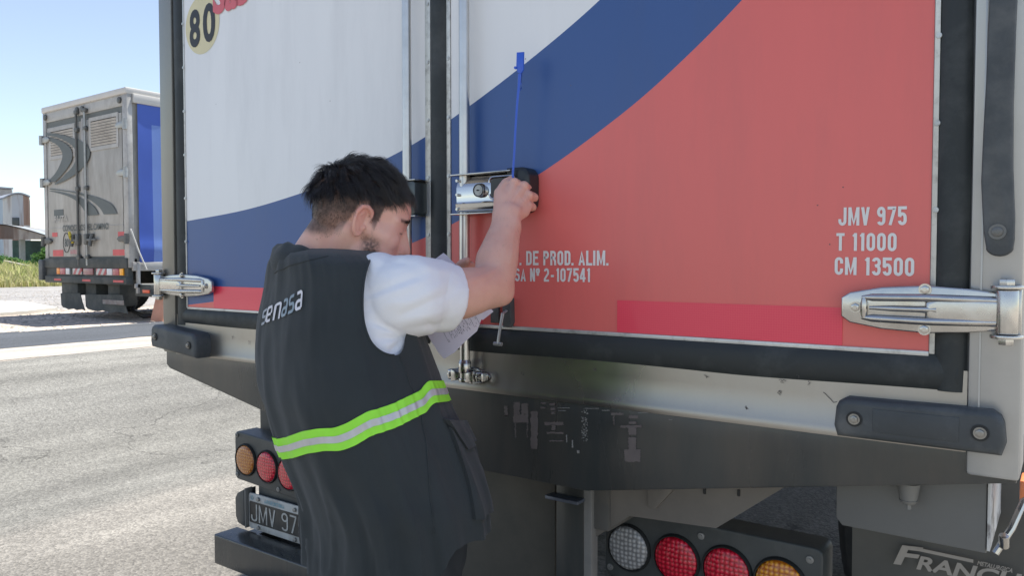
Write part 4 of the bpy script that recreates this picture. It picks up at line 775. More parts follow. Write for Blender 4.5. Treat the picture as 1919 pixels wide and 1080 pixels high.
# underrun bar
Yb = D+.15; mb = MB(); mb.prism([(-2.56, .225), (-2.56, .335), (-.10, .335), (-.10, .225)], Yb, Yb+.10, bev=.008, seg=3); mb.box(-2.50, -2.44, Yb+.09, Yb+.5, .23, .33)
for x in (-1.80, -.95): mb.box(x, x+.08, Yb+.10, Yb+.16, .25, .95, bev=.004)
mb.build('underrun_bar', blackp, TR)
# cab, out of sight from here but present
mb = MB(); b = bmesh.new(); y0, y1 = D+7.8, D+9.9
mb2 = [(y0, .55), (y0, 3.3), (y0+1.3, 3.35), (y1-.15, 2.5), (y1, 1.7), (y1, .45)]
v0 = [b.verts.new((-2.5, y, z)) for y, z in mb2]; v1 = [b.verts.new((-.15, y, z)) for y, z in mb2]; b.faces.new(v0); b.faces.new(v1[::-1])
for i in range(6): b.faces.new((v0[i], v1[i], v1[(i+1) % 6], v0[(i+1) % 6]))
bmesh.ops.recalc_face_normals(b, faces=b.faces); bmesh.ops.bevel(b, geom=list(b.edges), offset=.06, segments=3, affect='EDGES'); mb.merge(b); CB = mb.build('cab', MATS['box_white_paint'], TR)
gl = mat('cab_glass', (.02, .025, .03), .05)
mb = MB()
for x in (-2.506, -.144): mb.poly([(x, y0+.5, 1.75), (x, y0+.5, 2.7), (x, y0+1.3, 2.7), (x, y1-.35, 1.75)])
mb.poly([(-2.35, y1-.02, 1.85), (-.30, y1-.02, 1.85), (-.35, y1-.21, 2.50), (-2.3, y1-.21, 2.50)]); mb.build('window', gl, CB, smooth=False)
for x in (-2.5, -.43): wheel(x, x+.28, D+8.9, .50, TR) if x > -1 else wheel(x-.02, x+.26, D+8.9, .50, TR)
# ================================================ SECOND TRUCK ON THE VERGE
Y2 = 6.27
T2 = empty('curtain_truck', (-13.2, Y2, .4), 'dirty pale truck with louvred rear doors and a blue side curtain, parked on the gravel', 'truck')
def q2(px, py, dy=0): x, z = RP(px, py, Y2+dy); return (x, z)
XL, XR, ZB, ZT = -14.60, -11.80, 1.42, 4.05
dw = mat('dirty_cream_paint', (.48, .47, .43), .55, var=.12, vs=1.6, dirt=(.17, .145, .11), dscale=2.6, dthr=.54, dsoft=.2, damt=.65, stretch=(1.6, 1.6, .4))
dg_ = mat('door_gasket', (.13, .14, .13), .6); fr2 = mat('weathered_frame', (.46, .45, .42), .5, .1, var=.12, vs=2, dirt=(.2, .18, .16), dscale=4, damt=.6)
dk2 = mat('dark_grey_road_vinyl', (.11, .125, .12), .55, var=.1, vs=3); tail = mat('sooty_black', (.060, .068, .064), .7, var=.2, vs=3, dirt=(.16, .15, .13), dscale=3, damt=.5)
rd2 = mat('faded_red', (.62, .10, .10), .5, var=.15, vs=5); bl2 = mat('blue_curtain', (.045, .10, .42), .45, var=.08, vs=1.2, bump=.5, bs=2.0)
blp = mat('pale_blue_curtain', (.14, .23, .54), .45, var=.06, vs=1.5, bump=.4, bs=2.5); gy2 = mat('grey_curtain', (.34, .38, .45), .5, var=.1, vs=1.2, bump=.5, bs=3)
galv = mat('galvanised', (.40, .40, .38), .45, .7, var=.15, vs=12); dkg = mat('grimy_metal', (.13, .13, .12), .5, .3, var=.2, vs=12)
mb = MB(); mb.box(XL+.02, XR-.02, Y2+.06, Y2+8.2, 1.30, 3.98); mb.build('cargo_box', dw, T2)
mb = MB(); mb.box(XL-.02, XR+.02, Y2-.05, Y2+8.25, 3.93, 4.03, bev=.02); mb.build('roof', mat('white_roof', (.58, .56, .52), .5, var=.06, vs=2), T2)
mb = MB()
for (a, b) in ((XL-.01, XL+.10), (XR-.13, XR+.01)): mb.box(a, b, Y2-.03, Y2+.06, 1.25, 3.95, bev=.008)
mb.box(XL+.09, XR-.12, Y2-.02, Y2+.05, 3.76, 3.94, bev=.006); mb.build('rear_frame', fr2, T2)
mb = MB(); mb.box(XL+.10, XR-.13, Y2-.008, Y2+.05, 1.36, 3.78); mb.build('door_gasket', dg_, T2)
xm = (XL+XR)/2
D2 = []
for (a, b) in ((XL+.125, xm-.035), (xm+.035, XR-.165)):
    mb = MB(); mb.box(a, b, Y2-.022, Y2-.004, 1.43, 3.66, bev=.004); mb.box(a, b, Y2-.028, Y2-.020, 1.905, 1.925, bev=.002)
    D2.append(mb.build('rear_door', dw, T2))
mb = MB(); mb.box(xm-.030, xm+.030, Y2-.034, Y2-.01, 1.40, 3.70, bev=.006); mb.build('centre_strip', fr2, T2)
# louvred vents
for (p0, p1, dr) in (((98, 242), (140, 292), D2[0]), ((173, 224), (222, 272), D2[1])):
    cx_ = q2((p0[0]+p1[0])/2, 258)[0]; w2 = .40; zc_ = q2(0, 0)[1] and RP((p0[0]+p1[0])/2, (p0[1]+p1[1])/2, Y2)[1]; hh = .21
    mb = MB()
    for (a, b, c, d) in ((cx_-w2-.06, cx_+w2+.06, zc_+hh, zc_+hh+.06), (cx_-w2-.06, cx_+w2+.06, zc_-hh-.06, zc_-hh), (cx_-w2-.06, cx_-w2, zc_-hh-.001, zc_+hh+.001), (cx_+w2, cx_+w2+.06, zc_-hh-.001, zc_+hh+.001)): mb.box(a, b, Y2-.034, Y2-.02, c, d)
    vt = mb.build('vent_frame', fr2, dr)
    mb = MB()
    for i in range(9):
        z = zc_-hh+.025+i*.045; mb.prism([(cx_-w2, z-.016), (cx_-w2, z+.020), (cx_+w2, z+.020), (cx_+w2, z-.016)], Y2-.032, Y2-.026, M=Matrix.Translation((0, Y2-.029, z)) @ Matrix.Rotation(R(28), 4, 'X') @ Matrix.Translation((0, -(Y2-.029), -z)))
    mb.build('vent_slats', fr2, dr)
    mb = MB(); mb.box(cx_-w2, cx_+w2, Y2-.0235, Y2-.021, zc_-hh, zc_+hh); mb.build('vent_backing', mat('vent_dark', (.09, .09, .085), .8), dr)
# painted road graphic
def swoosh(name, outer, inner, parent, dy):
    def cr(pts, n=8):
        o = []
        for i in range(len(pts)-1):
            p0, p1, p2, p3 = pts[max(i-1, 0)], pts[i], pts[i+1], pts[min(i+2, len(pts)-1)]
            for k in range(n):
                t = k/n; o.append(tuple(.5*((2*p1[j])+(-p0[j]+p2[j])*t+(2*p0[j]-5*p1[j]+4*p2[j]-p3[j])*t*t+(-p0[j]+3*p1[j]-3*p2[j]+p3[j])*t**3) for j in (0, 1)))
        return o+[pts[-1]]
    a, b = cr(outer), cr(inner); mb = MB()
    mb.grid([[(q2(*p)[0], Y2-dy, q2(*p)[1]) for p in a], [(q2(*p)[0], Y2-dy, q2(*p)[1]) for p in b]]); return mb.build(name, dk2, parent, smooth=False)
K = .2408
zz = lambda *l: [(70+x*K, 230+y*K) for x, y in l]
swoosh('road_graphic', zz((88, 80), (190, 92), (290, 120), (380, 155), (425, 210), (425, 270), (395, 330), (320, 400), (240, 450), (160, 485)), zz((88, 98), (180, 118), (250, 150), (290, 180), (325, 230), (320, 290), (290, 350), (240, 400), (200, 440), (152, 475)), T2, .0440)
swoosh('road_graphic', zz((88, 112), (150, 125), (215, 150), (270, 190), (292, 240), (285, 300), (250, 360), (200, 420), (155, 465)), zz((88, 138), (130, 150), (180, 180), (210, 225), (215, 270), (200, 320), (170, 380), (140, 420), (108, 455)), T2, .0442)
swoosh('road_graphic', zz((112, 512), (220, 525), (340, 545), (440, 570), (530, 600), (600, 640), (640, 712)), zz((112, 520), (200, 530), (300, 548), (380, 575), (440, 610), (500, 660), (535, 715)), T2, .0369)
swoosh('road_graphic', zz((112, 530), (200, 540), (290, 565), (370, 590), (430, 630), (470, 670), (495, 720)), zz((112, 534), (180, 550), (250, 572), (310, 602), (350, 640), (380, 680), (405, 725)), T2, .0371)
# red marks, plate, roundel, words
def rp2(name, m, pxa, pya, pxb, pyb, parent, dy=.024):
    a = q2(pxa, pya); b = q2(pxb, pyb); mb = MB(); mb.box(a[0], b[0], Y2-dy-.003, Y2-dy, min(a[1], b[1]), max(a[1], b[1])); return mb.build(name, m, parent, smooth=False)
zx = lambda a, b: (70+a*K, 230+b*K)
for (a, b, c, d, dr) in ((128, 857, 168, 888, D2[0]), (134, 992, 215, 1040, D2[0]), (640, 850, 694, 884, D2[1]), (600, 988, 700, 1034, D2[1])):
    rp2('red_reflector', rd2, *zx(a, b), *zx(c, d), dr)
rp2('small_sticker', mat('faded_pink', (.45, .22, .22), .6, dirt=(.4, .38, .34), dscale=9, damt=.8), *zx(268, 990), *zx(330, 1022), D2[0])
rp2('sign_plate', dk2, *zx(142, 680), *zx(216, 743), D2[0])
c_ = q2(*zx(239, 935)); 
mb = MB(); mb.tube([(c_[0]+.115*math.cos(t), Y2-.026, c_[1]+.165*math.sin(t)) for t in [2*math.pi*k/28 for k in range(29)]], .008, 5, nrm=(0, 1, 0)); RN = mb.build('speed_roundel', dkg, D2[0])
lettering('lettering', '80', rect_fn(c_[0]-.07, c_[0]+.07, c_[1]-.07, c_[1]+.07, Y2-.0255), dk2, RN, bold=.03)
a = q2(*zx(215, 848)); b = q2(*zx(570, 836)); lettering('lettering', 'CONOCE LOS DEL CAMINO', rect_fn(a[0], b[0], a[1], a[1]+.105, Y2-.0355, dz=0), dk2, T2, bold=.02)
a = q2(*zx(145, 795)); b = q2(*zx(650, 775)); lettering('lettering', 'RUTA', rect_fn(a[0], a[0]+.5, a[1]+.03, a[1]+.15, Y2-.0285), mat('scraped_letters', (.36, .35, .31), .7, dirt=(.5, .48, .44), dscale=14, dthr=.48, damt=1), D2[0])
# rods, cams, hinges
for x, dr in ((xm-.15, D2[0]), (xm+.14, D2[1])):
    mb = MB(); mb.cyl((x, Y2-.055, 1.28), (x, Y2-.055, 3.80), .020, n=14); rd = mb.build('lock_rod', galv if x > xm else dkg, dr)
    for z in (1.42, 2.55, 3.52, 3.81): mb = MB(); mb.box(x-.05, x+.05, Y2-.075, Y2-.022, z-.035, z+.035, bev=.012); mb.build('rod_guide', dkg, rd)
    s = -1 if x < xm else 1
    mb = MB(); mb.box(min(x, x+s*.34), max(x, x+s*.34), Y2-.085, Y2-.062, 1.68, 1.72, bev=.006); mb.box(x-.05, x+.05, Y2-.09, Y2-.022, 1.62, 1.80, bev=.015); mb.cyl((x+s*.17, Y2-.09, 1.60), (x+s*.17, Y2-.05, 1.80), .03, n=10); mb.build('lock_handle', dkg, rd)
mb = MB(); mb.tube([(xm-.42, Y2-.07, 1.84), (xm-.34, Y2-.09, 1.76), (xm-.30, Y2-.08, 1.66), (xm-.36, Y2-.07, 1.62)], [.02, .03, .025, .01], 8); mb.build('tie_rag', mat('yellow_rag', (.70, .52, .06), .8), D2[0])
for z in (1.70, 2.72, 3.46):
    for x, s in ((XL+.02, 1), (XR-.03, -1)):
        mb = MB(); mb.prism([(x-s*.06, z-.05), (x-s*.06, z+.05), (x+s*.20, z+.045), (x+s*.27, z), (x+s*.20, z-.045)], Y2-.065, Y2-.03, bev=.008); mb.cyl((x-s*.03, Y2-.06, z-.08), (x-s*.03, Y2-.06, z+.08), .035, n=12); mb.build('hinge', galv if z > 2 else dkg, T2)
for x in (XL+.10, xm-.16, xm+.02, XR-.2): mb = MB(); mb.cyl((x, Y2-.05, 3.85), (x, Y2-.02, 3.85), .05, n=12, bev=.006); mb.build('marker_lamp', dkg, T2)
# blue side curtain
mb = MB(); rows = []; ys = fr(Y2+.14, Y2+1.05, 30)
def cur(y0, y1, m, name, zt=3.84, zb=1.33, n=30, amp=.012, off=.022):
    mb = MB(); rows = []
    for j in range(41):
        z = zb+(zt-zb)*j/40; rows.append([Vector((XR+off+amp*noise.noise(Vector((y*3, z*1.3, 0)))+.02*math.exp(-((z-1.55)/.10)**2), y, z)) for y in fr(y0, y1, n)])
    mb.grid(rows); return mb.build(name, m, T2)
cur(Y2+.13, Y2+.36, bl2, 'side_curtain', n=8); cur(Y2+.36, Y2+1.05, blp, 'side_curtain', zt=3.50); cur(Y2+.36, Y2+1.05, bl2, 'side_curtain', zt=3.84, zb=3.50, off=.0215); cur(Y2+1.05, Y2+8.1, gy2, 'side_curtain', n=120)
mb = MB(); mb.box(XR-.015, XR+.045, Y2+.06, Y2+8.2, 3.80, 3.94, bev=.01); mb.build('curtain_rail', MATS['white_roof'], T2)
mb = MB(); mb.box(XR-.02, XR+.03, Y2+.02, Y2+8.2, 1.20, 1.34, bev=.01)
for y in (Y2+.08, Y2+.5, Y2+2.6, Y2+5): mb.box(XR-.01, XR+.04, y, y+.05, .85, 1.34, bev=.005)
mb.box(XR-.01, XR+.04, Y2+.05, Y2+.9, .93, 1.0, bev=.01); mb.build('side_rail', fr2, T2)
mb = MB(); mb.tube([(XR+.05, Y2-.02, 1.85), (XR+.06, Y2+.10, 1.5), (XR+.06, Y2+.22, 1.22)], .012, 6); mb.build('tension_strap', mat('strap_webbing', (.6, .6, .56), .8), T2)
# bumper with tail lights
mb = MB(); mb.box(XL-.005, XR-.02, Y2-.06, Y2+.12, 1.24, 1.40, bev=.01); mb.box(XL+.0, XR-.03, Y2-.03, Y2+.05, 1.08, 1.25); mb.box(XL+.05, XR-.02, Y2-.07, Y2+.05, .985, 1.10, bev=.01); BP = mb.build('rear_bumper', tail, T2)
mb = MB(); mb.box(XL-.14, XL+.02, Y2-.10, Y2+.05, 1.02, 1.38, bev=.02); mb.build('rubber_buffer', rubberd, T2)
A_ = [(112, 503, 118, 514, 'amber', (.95, .30, .03)), (118, 503, 128, 514, 'red', (.50, .14, .15)), (129, 503, 136, 514, 'clear', (.70, .70, .70)), (142, 502, 159, 515, 'stripe', None), (162, 503, 180, 514, 'red', (.34, .16, .16)), (186, 501, 205, 516, 'stripe', None), (206, 502, 216, 516, 'clear', (.72, .72, .72)), (217, 503, 229, 516, 'red', (.42, .10, .11)), (230, 502, 237, 516, 'amber', (1.0, .42, .02))]
ms = bpy.data.materials.new('striped_board'); ms.use_nodes = True; n = ms.node_tree; tc = n.nodes.new('ShaderNodeTexCoord'); dp = n.nodes.new('ShaderNodeVectorMath'); dp.operation = 'DOT_PRODUCT'; n.links.new(tc.outputs['Object'], dp.inputs[0]); dp.inputs[1].default_value = (6, 0, -5)
fq = n.nodes.new('ShaderNodeMath'); fq.operation = 'FRACT'; n.links.new(dp.outputs['Value'], fq.inputs[0]); gt = n.nodes.new('ShaderNodeMath'); gt.operation = 'GREATER_THAN'; n.links.new(fq.outputs[0], gt.inputs[0]); gt.inputs[1].default_value = .5
mx = n.nodes.new('ShaderNodeMix'); mx.data_type = 'RGBA'; mx.inputs[6].default_value = (.50, .14, .14, 1); mx.inputs[7].default_value = (.55, .54, .50, 1); n.links.new(gt.outputs[0], mx.inputs[0]); n.links.new(mx.outputs[2], bsdf(ms).inputs['Base Color'])
for (a, b, c, d, nm, cc) in A_:
    m = ms if cc is None else mat('tail_'+nm+str(a), cc, .25)
    p = q2(a, b); q = q2(c, d); mb = MB(); mb.box(p[0], q[0], Y2-.055, Y2-.03, 1.13, 1.235, bev=.006, mi=0); mb.build('warning_board' if cc is None else 'tail_light', m, BP)
for (a, c) in ((110, 123), (163, 178), (221, 240)): p = q2(a, 523); q = q2(c, 523); mb = MB(); mb.box(p[0], q[0], Y2-.076, Y2-.069, 1.02, 1.055); mb.build('red_reflector', rd2, BP)
# chassis below, wheels and flaps
mb = MB()
for (a, c, z0, z1, y) in ((115, 145, .78, .99, .0), (148, 168, .60, 1.06, .1), (190, 212, .62, 1.06, .1), (238, 268, .80, .99, .12)): mb.box(q2(a, 540)[0], q2(c, 540)[0], Y2+y, Y2+y+.3, z0, z1, bev=.02)
for x in (-13.75, -12.95): mb.box(x, x+.1, Y2+.2, Y2+7.8, .95, 1.2)
mb.build('chassis', tail, T2)
mb = MB(); xa, xb = q2(116, 565)[0], q2(238, 565)[0]
for i, (a, b) in enumerate(((xa, xa+.85), (xa+.80, xb))):
    y = Y2-.02+.03*i; o_ = [(a, .80), (a+.02, .60), (a+.08, .56)]+[(a+.08+(b-a-.08)*k/8, .54+.012*math.sin(k*2.1+i)) for k in range(1, 9)]+[(b-.10, .68), (b-.16, .82)]
    mb.prism(o_, y, y+.012)
mb.build('mud_flap', tail, T2)
mb = MB(); mb.box(q2(196, 575)[0], q2(235, 575)[0], Y2-.03, Y2-.021, .665, .735); mb.build('warning_board', mat('dull_stripes', (.25, .20, .18), .7, dirt=(.35, .33, .3), dscale=9, damt=.9), T2)
mb = MB(); mb.box(q2(255, 548)[0], q2(267, 548)[0], Y2+.10, Y2+.119, .86, .91, bev=.004); mb.build('tail_light', mat('tail_small', (.8, .12, .04), .3), T2)
for y in (Y2+1.3, Y2+2.5, Y2+6.8):
    for a in (-14.62, -12.40):
        wheel(a, a+.28, y, .47, T2)
for o in T2.children:
    if o.name.startswith('wheel'): o.location.z += .4
for o in [c for c in T2.children if c.name.startswith('wheel')]:
    for k in o.children: pass
mb = MB(); mb.tube([(-12.5, Y2+.5, .8), (-12.35, Y2+.3, .55), (-12.1, Y2+.35, .46), (-11.9, Y2+.9, .50), (-11.85, Y2+1.8, .46)], .035, 8); mb.build('hose', mat('hose_black', (.02, .02, .02), .5), T2)
mb = MB(); b = bmesh.new(); y0, y1 = Y2+8.5, Y2+10.6; mb2 = [(y0, .9), (y0, 3.5), (y0+1.2, 3.5), (y1-.1, 2.8), (y1, 1.9), (y1, .8)]
v0 = [b.verts.new((XL+.05, y, z)) for y, z in mb2]; v1 = [b.verts.new((XR-.05, y, z)) for y, z in mb2]; b.faces.new(v0); b.faces.new(v1[::-1])
for i in range(6): b.faces.new((v0[i], v1[i], v1[(i+1) % 6], v0[(i+1) % 6]))
bmesh.ops.recalc_face_normals(b, faces=b.faces); bmesh.ops.bevel(b, geom=list(b.edges), offset=.06, segments=3, affect='EDGES'); mb.merge(b); CB2 = mb.build('cab', dw, T2)
mb = MB(); mb.poly([(XR-.044, y0+.5, 2.0), (XR-.044, y0+.5, 3.0), (XR-.044, y0+1.2, 3.0), (XR-.044, y1-.4, 2.1)]); mb.build('window', gl, CB2, smooth=False)
for a in (-14.6, -12.40):
    wheel(a, a+.28, Y2+9.6, .47, T2)
for o in T2.children:
    if o.name.startswith('wheel') and o.location.z < .3: o.location.z += .4
# faded orange barrier board leaning by the truck's side
p = P(291, 560, 12.2); mb = MB(); M = Matrix.Translation((p.x, p.y, .40)) @ Matrix.Rotation(YAW, 4, 'Z') @ Matrix.Rotation(R(14), 4, 'Y')
mb.box(-.08, .12, -.02, .02, 0, .45, bev=.01, M=M); o = mb.build('barrier_board', mat('faded_orange', (.72, .36, .25), .6, var=.15, vs=4), None); rebase(o, (p.x, p.y, .4)); tag(o, 'faded orange board leaning on the gravel just right of the blue-sided truck', 'barrier')
# ================================================ THE MAN AT THE DOOR
pbase = P(720, 1000, 1.62); pbase.z = 0
MAN = empty('person', pbase, 'man with short dark hair in black vest with lime band, reaching for the door handle', 'person')
def dirv(th):                       # th measured from the camera's horizontal forward towards its right
    return gh*math.cos(th)+rt*math.sin(th)
# ---------- head frame
TH = R(75); Fh0 = dirv(TH); Rh = dirv(TH+R(90)); pitch = R(17)
Fh = (Fh0*math.cos(pitch)-ZV*math.sin(pitch)).normalized(); Uh = Rh.cross(Fh).normalized()
HS = 1.045; OH = P(681, 421, 1.53) - Rh*.077*HS
MH = Matrix(((Fh.x, Rh.x, Uh.x, OH.x), (Fh.y, Rh.y, Uh.y, OH.y), (Fh.z, Rh.z, Uh.z, OH.z), (0, 0, 0, 1))) @ Matrix.Scale(HS, 4)
MHI = MH.inverted()
# ---------- body as one remeshed surface
B = MB()
def ell(c, s, M=MH):
    b = bmesh.new(); bmesh.ops.create_icosphere(b, subdivisions=4, radius=1)
    for v in b.verts: v.co = Vector((c[0]+v.co.x*s[0], c[1]+v.co.y*s[1], c[2]+v.co.z*s[2]))
    B.merge(b, 0, M)
CR_C, CR_S = (-.012, 0, .043), (.094, .0765, .084)
ell(CR_C, CR_S); ell((.026, 0, .040), (.064, .068, .066)); ell((-.045, 0, .02), (.055, .062, .06))
hull(B, [((.060, s*.030, .030), .020) for s in (-1, 1)]+[((.045, s*.050, -.008), .022) for s in (-1, 1)]+[((.055, s*.020, -.040), .026) for s in (-1, 1)]+[((.0, s*.052, .0), .022) for s in (-1, 1)], MH)       # mid face
hull(B, [((.004, s*.050, -.052), .019) for s in (-1, 1)]+[((.070, s*.010, -.088), .019) for s in (-1, 1)]+[((.045, s*.042, -.020), .022) for s in (-1, 1)]+[((.060, s*.02, -.045), .026) for s in (-1, 1)], MH)    # jaw
for s in (-1, 1):
    hull(B, [((.076, s*.012, .034), .013), ((.074, s*.034, .036), .012), ((.058, s*.052, .028), .011)], MH)      # brow
    hull(B, [((.058, s*.044, -.012), .021), ((.040, s*.056, -.010), .017)], MH)                                   # cheekbone
    ell((.068, s*.031, .012), (.0135, .0155, .011))                                                              # lids over the eyeballs
    hull(B, [((.093, 0, -.024), .010), ((.088, s*.0125, -.028), .0085)], MH)                                     # wings of the nose
hull(B, [((.079, 0, .022), .009), ((.096, 0, -.014), .0080), ((.102, 0, -.023), .0090), ((.078, 0, -.024), .014)], MH)
hull(B, [((.083, -.012, -.050), .008), ((.083, .012, -.050), .008), ((.087, 0, -.049), .008)], MH); hull(B, [((.082, -.011, -.062), .0085), ((.082, .011, -.062), .0085), ((.085, 0, -.062), .0085)], MH)
ell((.080, 0, -.088), (.016, .018, .014))
# ear
for s in (1, -1):
    tilt = Matrix.Translation((-.006, s*.077, .002)) @ Matrix.Rotation(s*R(-24), 4, 'Z') @ Matrix.Rotation(R(8), 4, 'Y') @ Matrix.Scale(s, 4, (0, 1, 0))
    ME_ = MH @ tilt
    hull(B, [((-.004, -.004, .010), .007), ((-.004, -.004, -.006), .007), ((.004, -.008, 0), .008), ((-.012, -.003, .012), .005)], ME_)
    hel = [(.012, .001, .004), (.015, .003, .016), (.010, .006, .027), (-.002, .008, .032), (-.014, .009, .028), (-.019, .009, .016), (-.018, .008, .002), (-.014, .006, -.010), (-.008, .004, -.019), (.001, .002, -.025), (.007, .0, -.020), (.009, -.002, -.013)]
    t = MB(); t.tube([Vector(p) for p in hel], [.0035, .0042, .0046, .0048, .0048, .0045, .004, .0038, .0045, .0055, .0045, .0035], 10); t2 = bmesh.new(); me_ = bpy.data.meshes.new('x'); t.bm.to_mesh(me_); t2.from_mesh(me_); B.merge(t2, 0, ME_); bpy.data.meshes.remove(me_)
    ah = [(-.003, .004, .021), (-.010, .005, .012), (-.0105, .005, .0), (-.006, .004, -.010), (.002, .003, -.014)]
    t = MB(); t.tube([Vector(p) for p in ah], .0034, 8); t2 = bmesh.new(); me_ = bpy.data.meshes.new('x'); t.bm.to_mesh(me_); t2.from_mesh(me_); B.merge(t2, 0, ME_); bpy.data.meshes.remove(me_)
    b = bmesh.new(); bmesh.ops.create_icosphere(b, subdivisions=3, radius=1)
    for v in b.verts: v.co = Vector((.009+v.co.x*.004, .002+v.co.y*.0045, -.006+v.co.z*.006))
    B.merge(b, 0, ME_)
    hull(B, [((-.012, .003, .022), .003), ((-.014, .003, .0), .003), ((-.004, .001, -.018), .0035), ((.004, -.001, .024), .003), ((.004, -.004, .0), .004)], ME_)
HL = lambda f, r_, u: MH @ Vector((f, r_, u))
hull(B, [(HL(-.018, .046, -.012), .030), (nk+RB*.025+Fh0*.012, .050)]) if False else None
# neck and trunk (mostly under the clothes)
nk = P(628, 486, 1.615)
hull(B, [(HL(-.040, .0, .0), .052), (nk, .062)]); hull(B, [(HL(-.008, 0, -.045), .046), (nk+Fh0*.02, .056)]); hull(B, [(HL(-.055, 0, -.02), .040), (nk-Fh0*.035, .055)])
hull(B, [(HL(-.020, .044, -.020), .028), (HL(.0, .04, -.05), .022), (nk+Rh*.02+Fh0*.015, .050)])
TB = R(53); FB = dirv(TB); RB = dirv(TB+R(90))            # torso facing
c7 = P(622, 500, 1.62); shR = P(757, 560, 1.53); shL = P(590, 550, 1.75)
hull(B, [(nk-ZV*.02, .058), (c7+(shR-c7)*.5-ZV*.015, .038)]); hull(B, [(nk-ZV*.02, .058), (c7+(shL-c7)*.5-ZV*.015, .038)])
chest = P(648, 640, 1.615); waist = P(690, 800, 1.60); hip = P(715, 950, 1.59)
def blk(c, a, b, r): return [(c+RB*s*a+FB*q*b, r) for s in (-1, 1) for q in (-1, 1)]
hull(B, blk(c7-ZV*.06, .10, .03, .055)+blk(chest, .09, .04, .07)); hull(B, blk(chest, .09, .04, .07)+blk(waist, .07, .04, .075)); hull(B, blk(waist, .07, .04, .075)+blk(hip, .08, .04, .08))
# legs
kn = {}
for s in (1, -1):
    h_ = hip+RB*s*.09-ZV*.06; foot = Vector((hip.x, hip.y, 0))+RB*s*.13+FB*(.06 if s > 0 else -.10); k_ = (h_+foot)/2+FB*.03+ZV*.02; an = foot+ZV*.10; kn[s] = (h_, k_, an, foot)
    hull(B, [(h_, .085), (k_+ZV*.02, .058)]); hull(B, [(k_, .056), (k_-ZV*.12-FB*.02, .054)]); hull(B, [(k_-ZV*.12-FB*.02, .054), (an, .038)]); hull(B, [(an, .038), (foot+ZV*.035+FB*.02, .035), (foot+ZV*.03+FB*.13, .028), (foot+ZV*.03-FB*.04, .03)])
# right arm
A = lambda px, py, d: P(px, py, d)
hull(B, [(shR, .050), (A(800, 554, 1.525), .050)]); hull(B, [(A(800, 554, 1.525), .050), (A(862, 551, 1.555), .053)]); hull(B, [(A(862, 551, 1.555), .053), (A(905, 541, 1.60), .046)])
hull(B, [(A(905, 541, 1.60), .046), (A(926, 527, 1.63), .043), (A(938, 548, 1.63), .030)])
hull(B, [(A(926, 527, 1.63), .043), (A(931, 492, 1.655), .046)]); hull(B, [(A(931, 492, 1.655), .0465), (A(942, 450, 1.685), .038)]); hull(B, [(A(942, 450, 1.685), .037), (A(946, 425, 1.705), .031), (A(954, 424, 1.705), .029)])
hull(B, [(A(946, 425, 1.705), .030), (A(944, 402, 1.72), .026), (A(957, 402, 1.72), .026)])
# right hand : closed round the black paddle
kk = {'i': A(964, 343, 1.762), 'm': A(981, 350, 1.765), 'r': A(990, 367, 1.762), 'p': A(989, 386, 1.755)}
kr = {'i': .0125, 'm': .0130, 'r': .0122, 'p': .0112}
hull(B, [(A(944, 402, 1.722), .022), (A(962, 403, 1.725), .020), (A(958, 350, 1.765), .009), (A(980, 365, 1.768), .009), (A(982, 388, 1.757), .009), (A(940, 374, 1.738), .016)])
for q, w_0 in (('i', (944, 398)), ('m', (951, 400)), ('r', (958, 402)), ('p', (966, 404))): hull(B, [(A(*w_0, 1.720), .016), (kk[q], kr[q]*.92)])
hull(B, [(A(964, 403, 1.725), .019), (A(984, 398, 1.745), .013), (kk['p'], .0105)])
away = (ray(980, 370)).normalized(); lft = -rt
for q, (pl, ln) in {'i': (0, .040), 'm': (1, .044), 'r': (2, .041), 'p': (3, .034)}.items():
    k0 = kk[q]; r0 = kr[q]
    B.ball(k0, r0*1.12, 2)
    d1 = (away*.75+rt*.35-upv*.10).normalized(); k1 = k0+d1*ln*.78
    d2 = (lft*.75+away*.45).normalized(); k2 = k1+d2*.024; d3 = (lft*.8-away*.35).normalized(); k3 = k2+d3*.018
    hull(B, [(k0, r0), (k1, r0*.88)]); hull(B, [(k1, r0*.88), (k2, r0*.80)]); hull(B, [(k2, r0*.80), (k3, r0*.70)])
t0, t1, t2_, t3 = A(938, 386, 1.728), A(937, 362, 1.748), A(948, 342, 1.775), A(962, 334, 1.795)
hull(B, [(A(944, 400, 1.72), .020), (t0, .0175), (t1, .0135)]); hull(B, [(t1, .0125), (t2_, .0108)]); hull(B, [(t2_, .0108), (t3, .0092)])
# left arm and hand (mostly hidden), holding the papers
eL = A(735, 640, 1.80); wL = A(845, 520, 1.80)
hull(B, [(shL, .052), (eL, .042)]); hull(B, [(eL, .042), (wL, .027)])
pc = A(860, 508, 1.80); hull(B, [(wL, .025), (A(864, 502, 1.80), .015), (A(866, 524, 1.80), .015), (A(856, 515, 1.805), .018)])
for i, (a, b) in enumerate([((868, 500), (884, 497)), ((870, 509), (888, 508)), ((870, 518), (887, 520)), ((868, 526), (882, 531))]):
    p0, p1 = A(*a, 1.795), A(*b, 1.78); p2 = p1+(-away*.012+lft*.014); hull(B, [(p0, .0095), (p1, .0088)]); hull(B, [(p1, .0088), (p2, .0078)])
hull(B, [(A(858, 505, 1.79), .013), (A(866, 494, 1.77), .0105)]); hull(B, [(A(866, 494, 1.77), .0105), (A(876, 489, 1.755), .0090)])
me = remesh(B, .0025, 3)
o_ = bpy.data.objects.new('t', me); COL.objects.link(o_); vg = o_.vertex_groups.new(name='a')
nv = len(me.vertices); cov = np.empty(nv*3); me.vertices.foreach_get('co', cov); cov = cov.reshape(-1, 3)
def segd(a, b):
    a, b = np.array(a[:]), np.array(b[:]); ab = b-a; t = np.clip(((cov-a)@ab)/(ab@ab), 0, 1); return np.linalg.norm(cov-(a+t[:, None]*ab), axis=1)
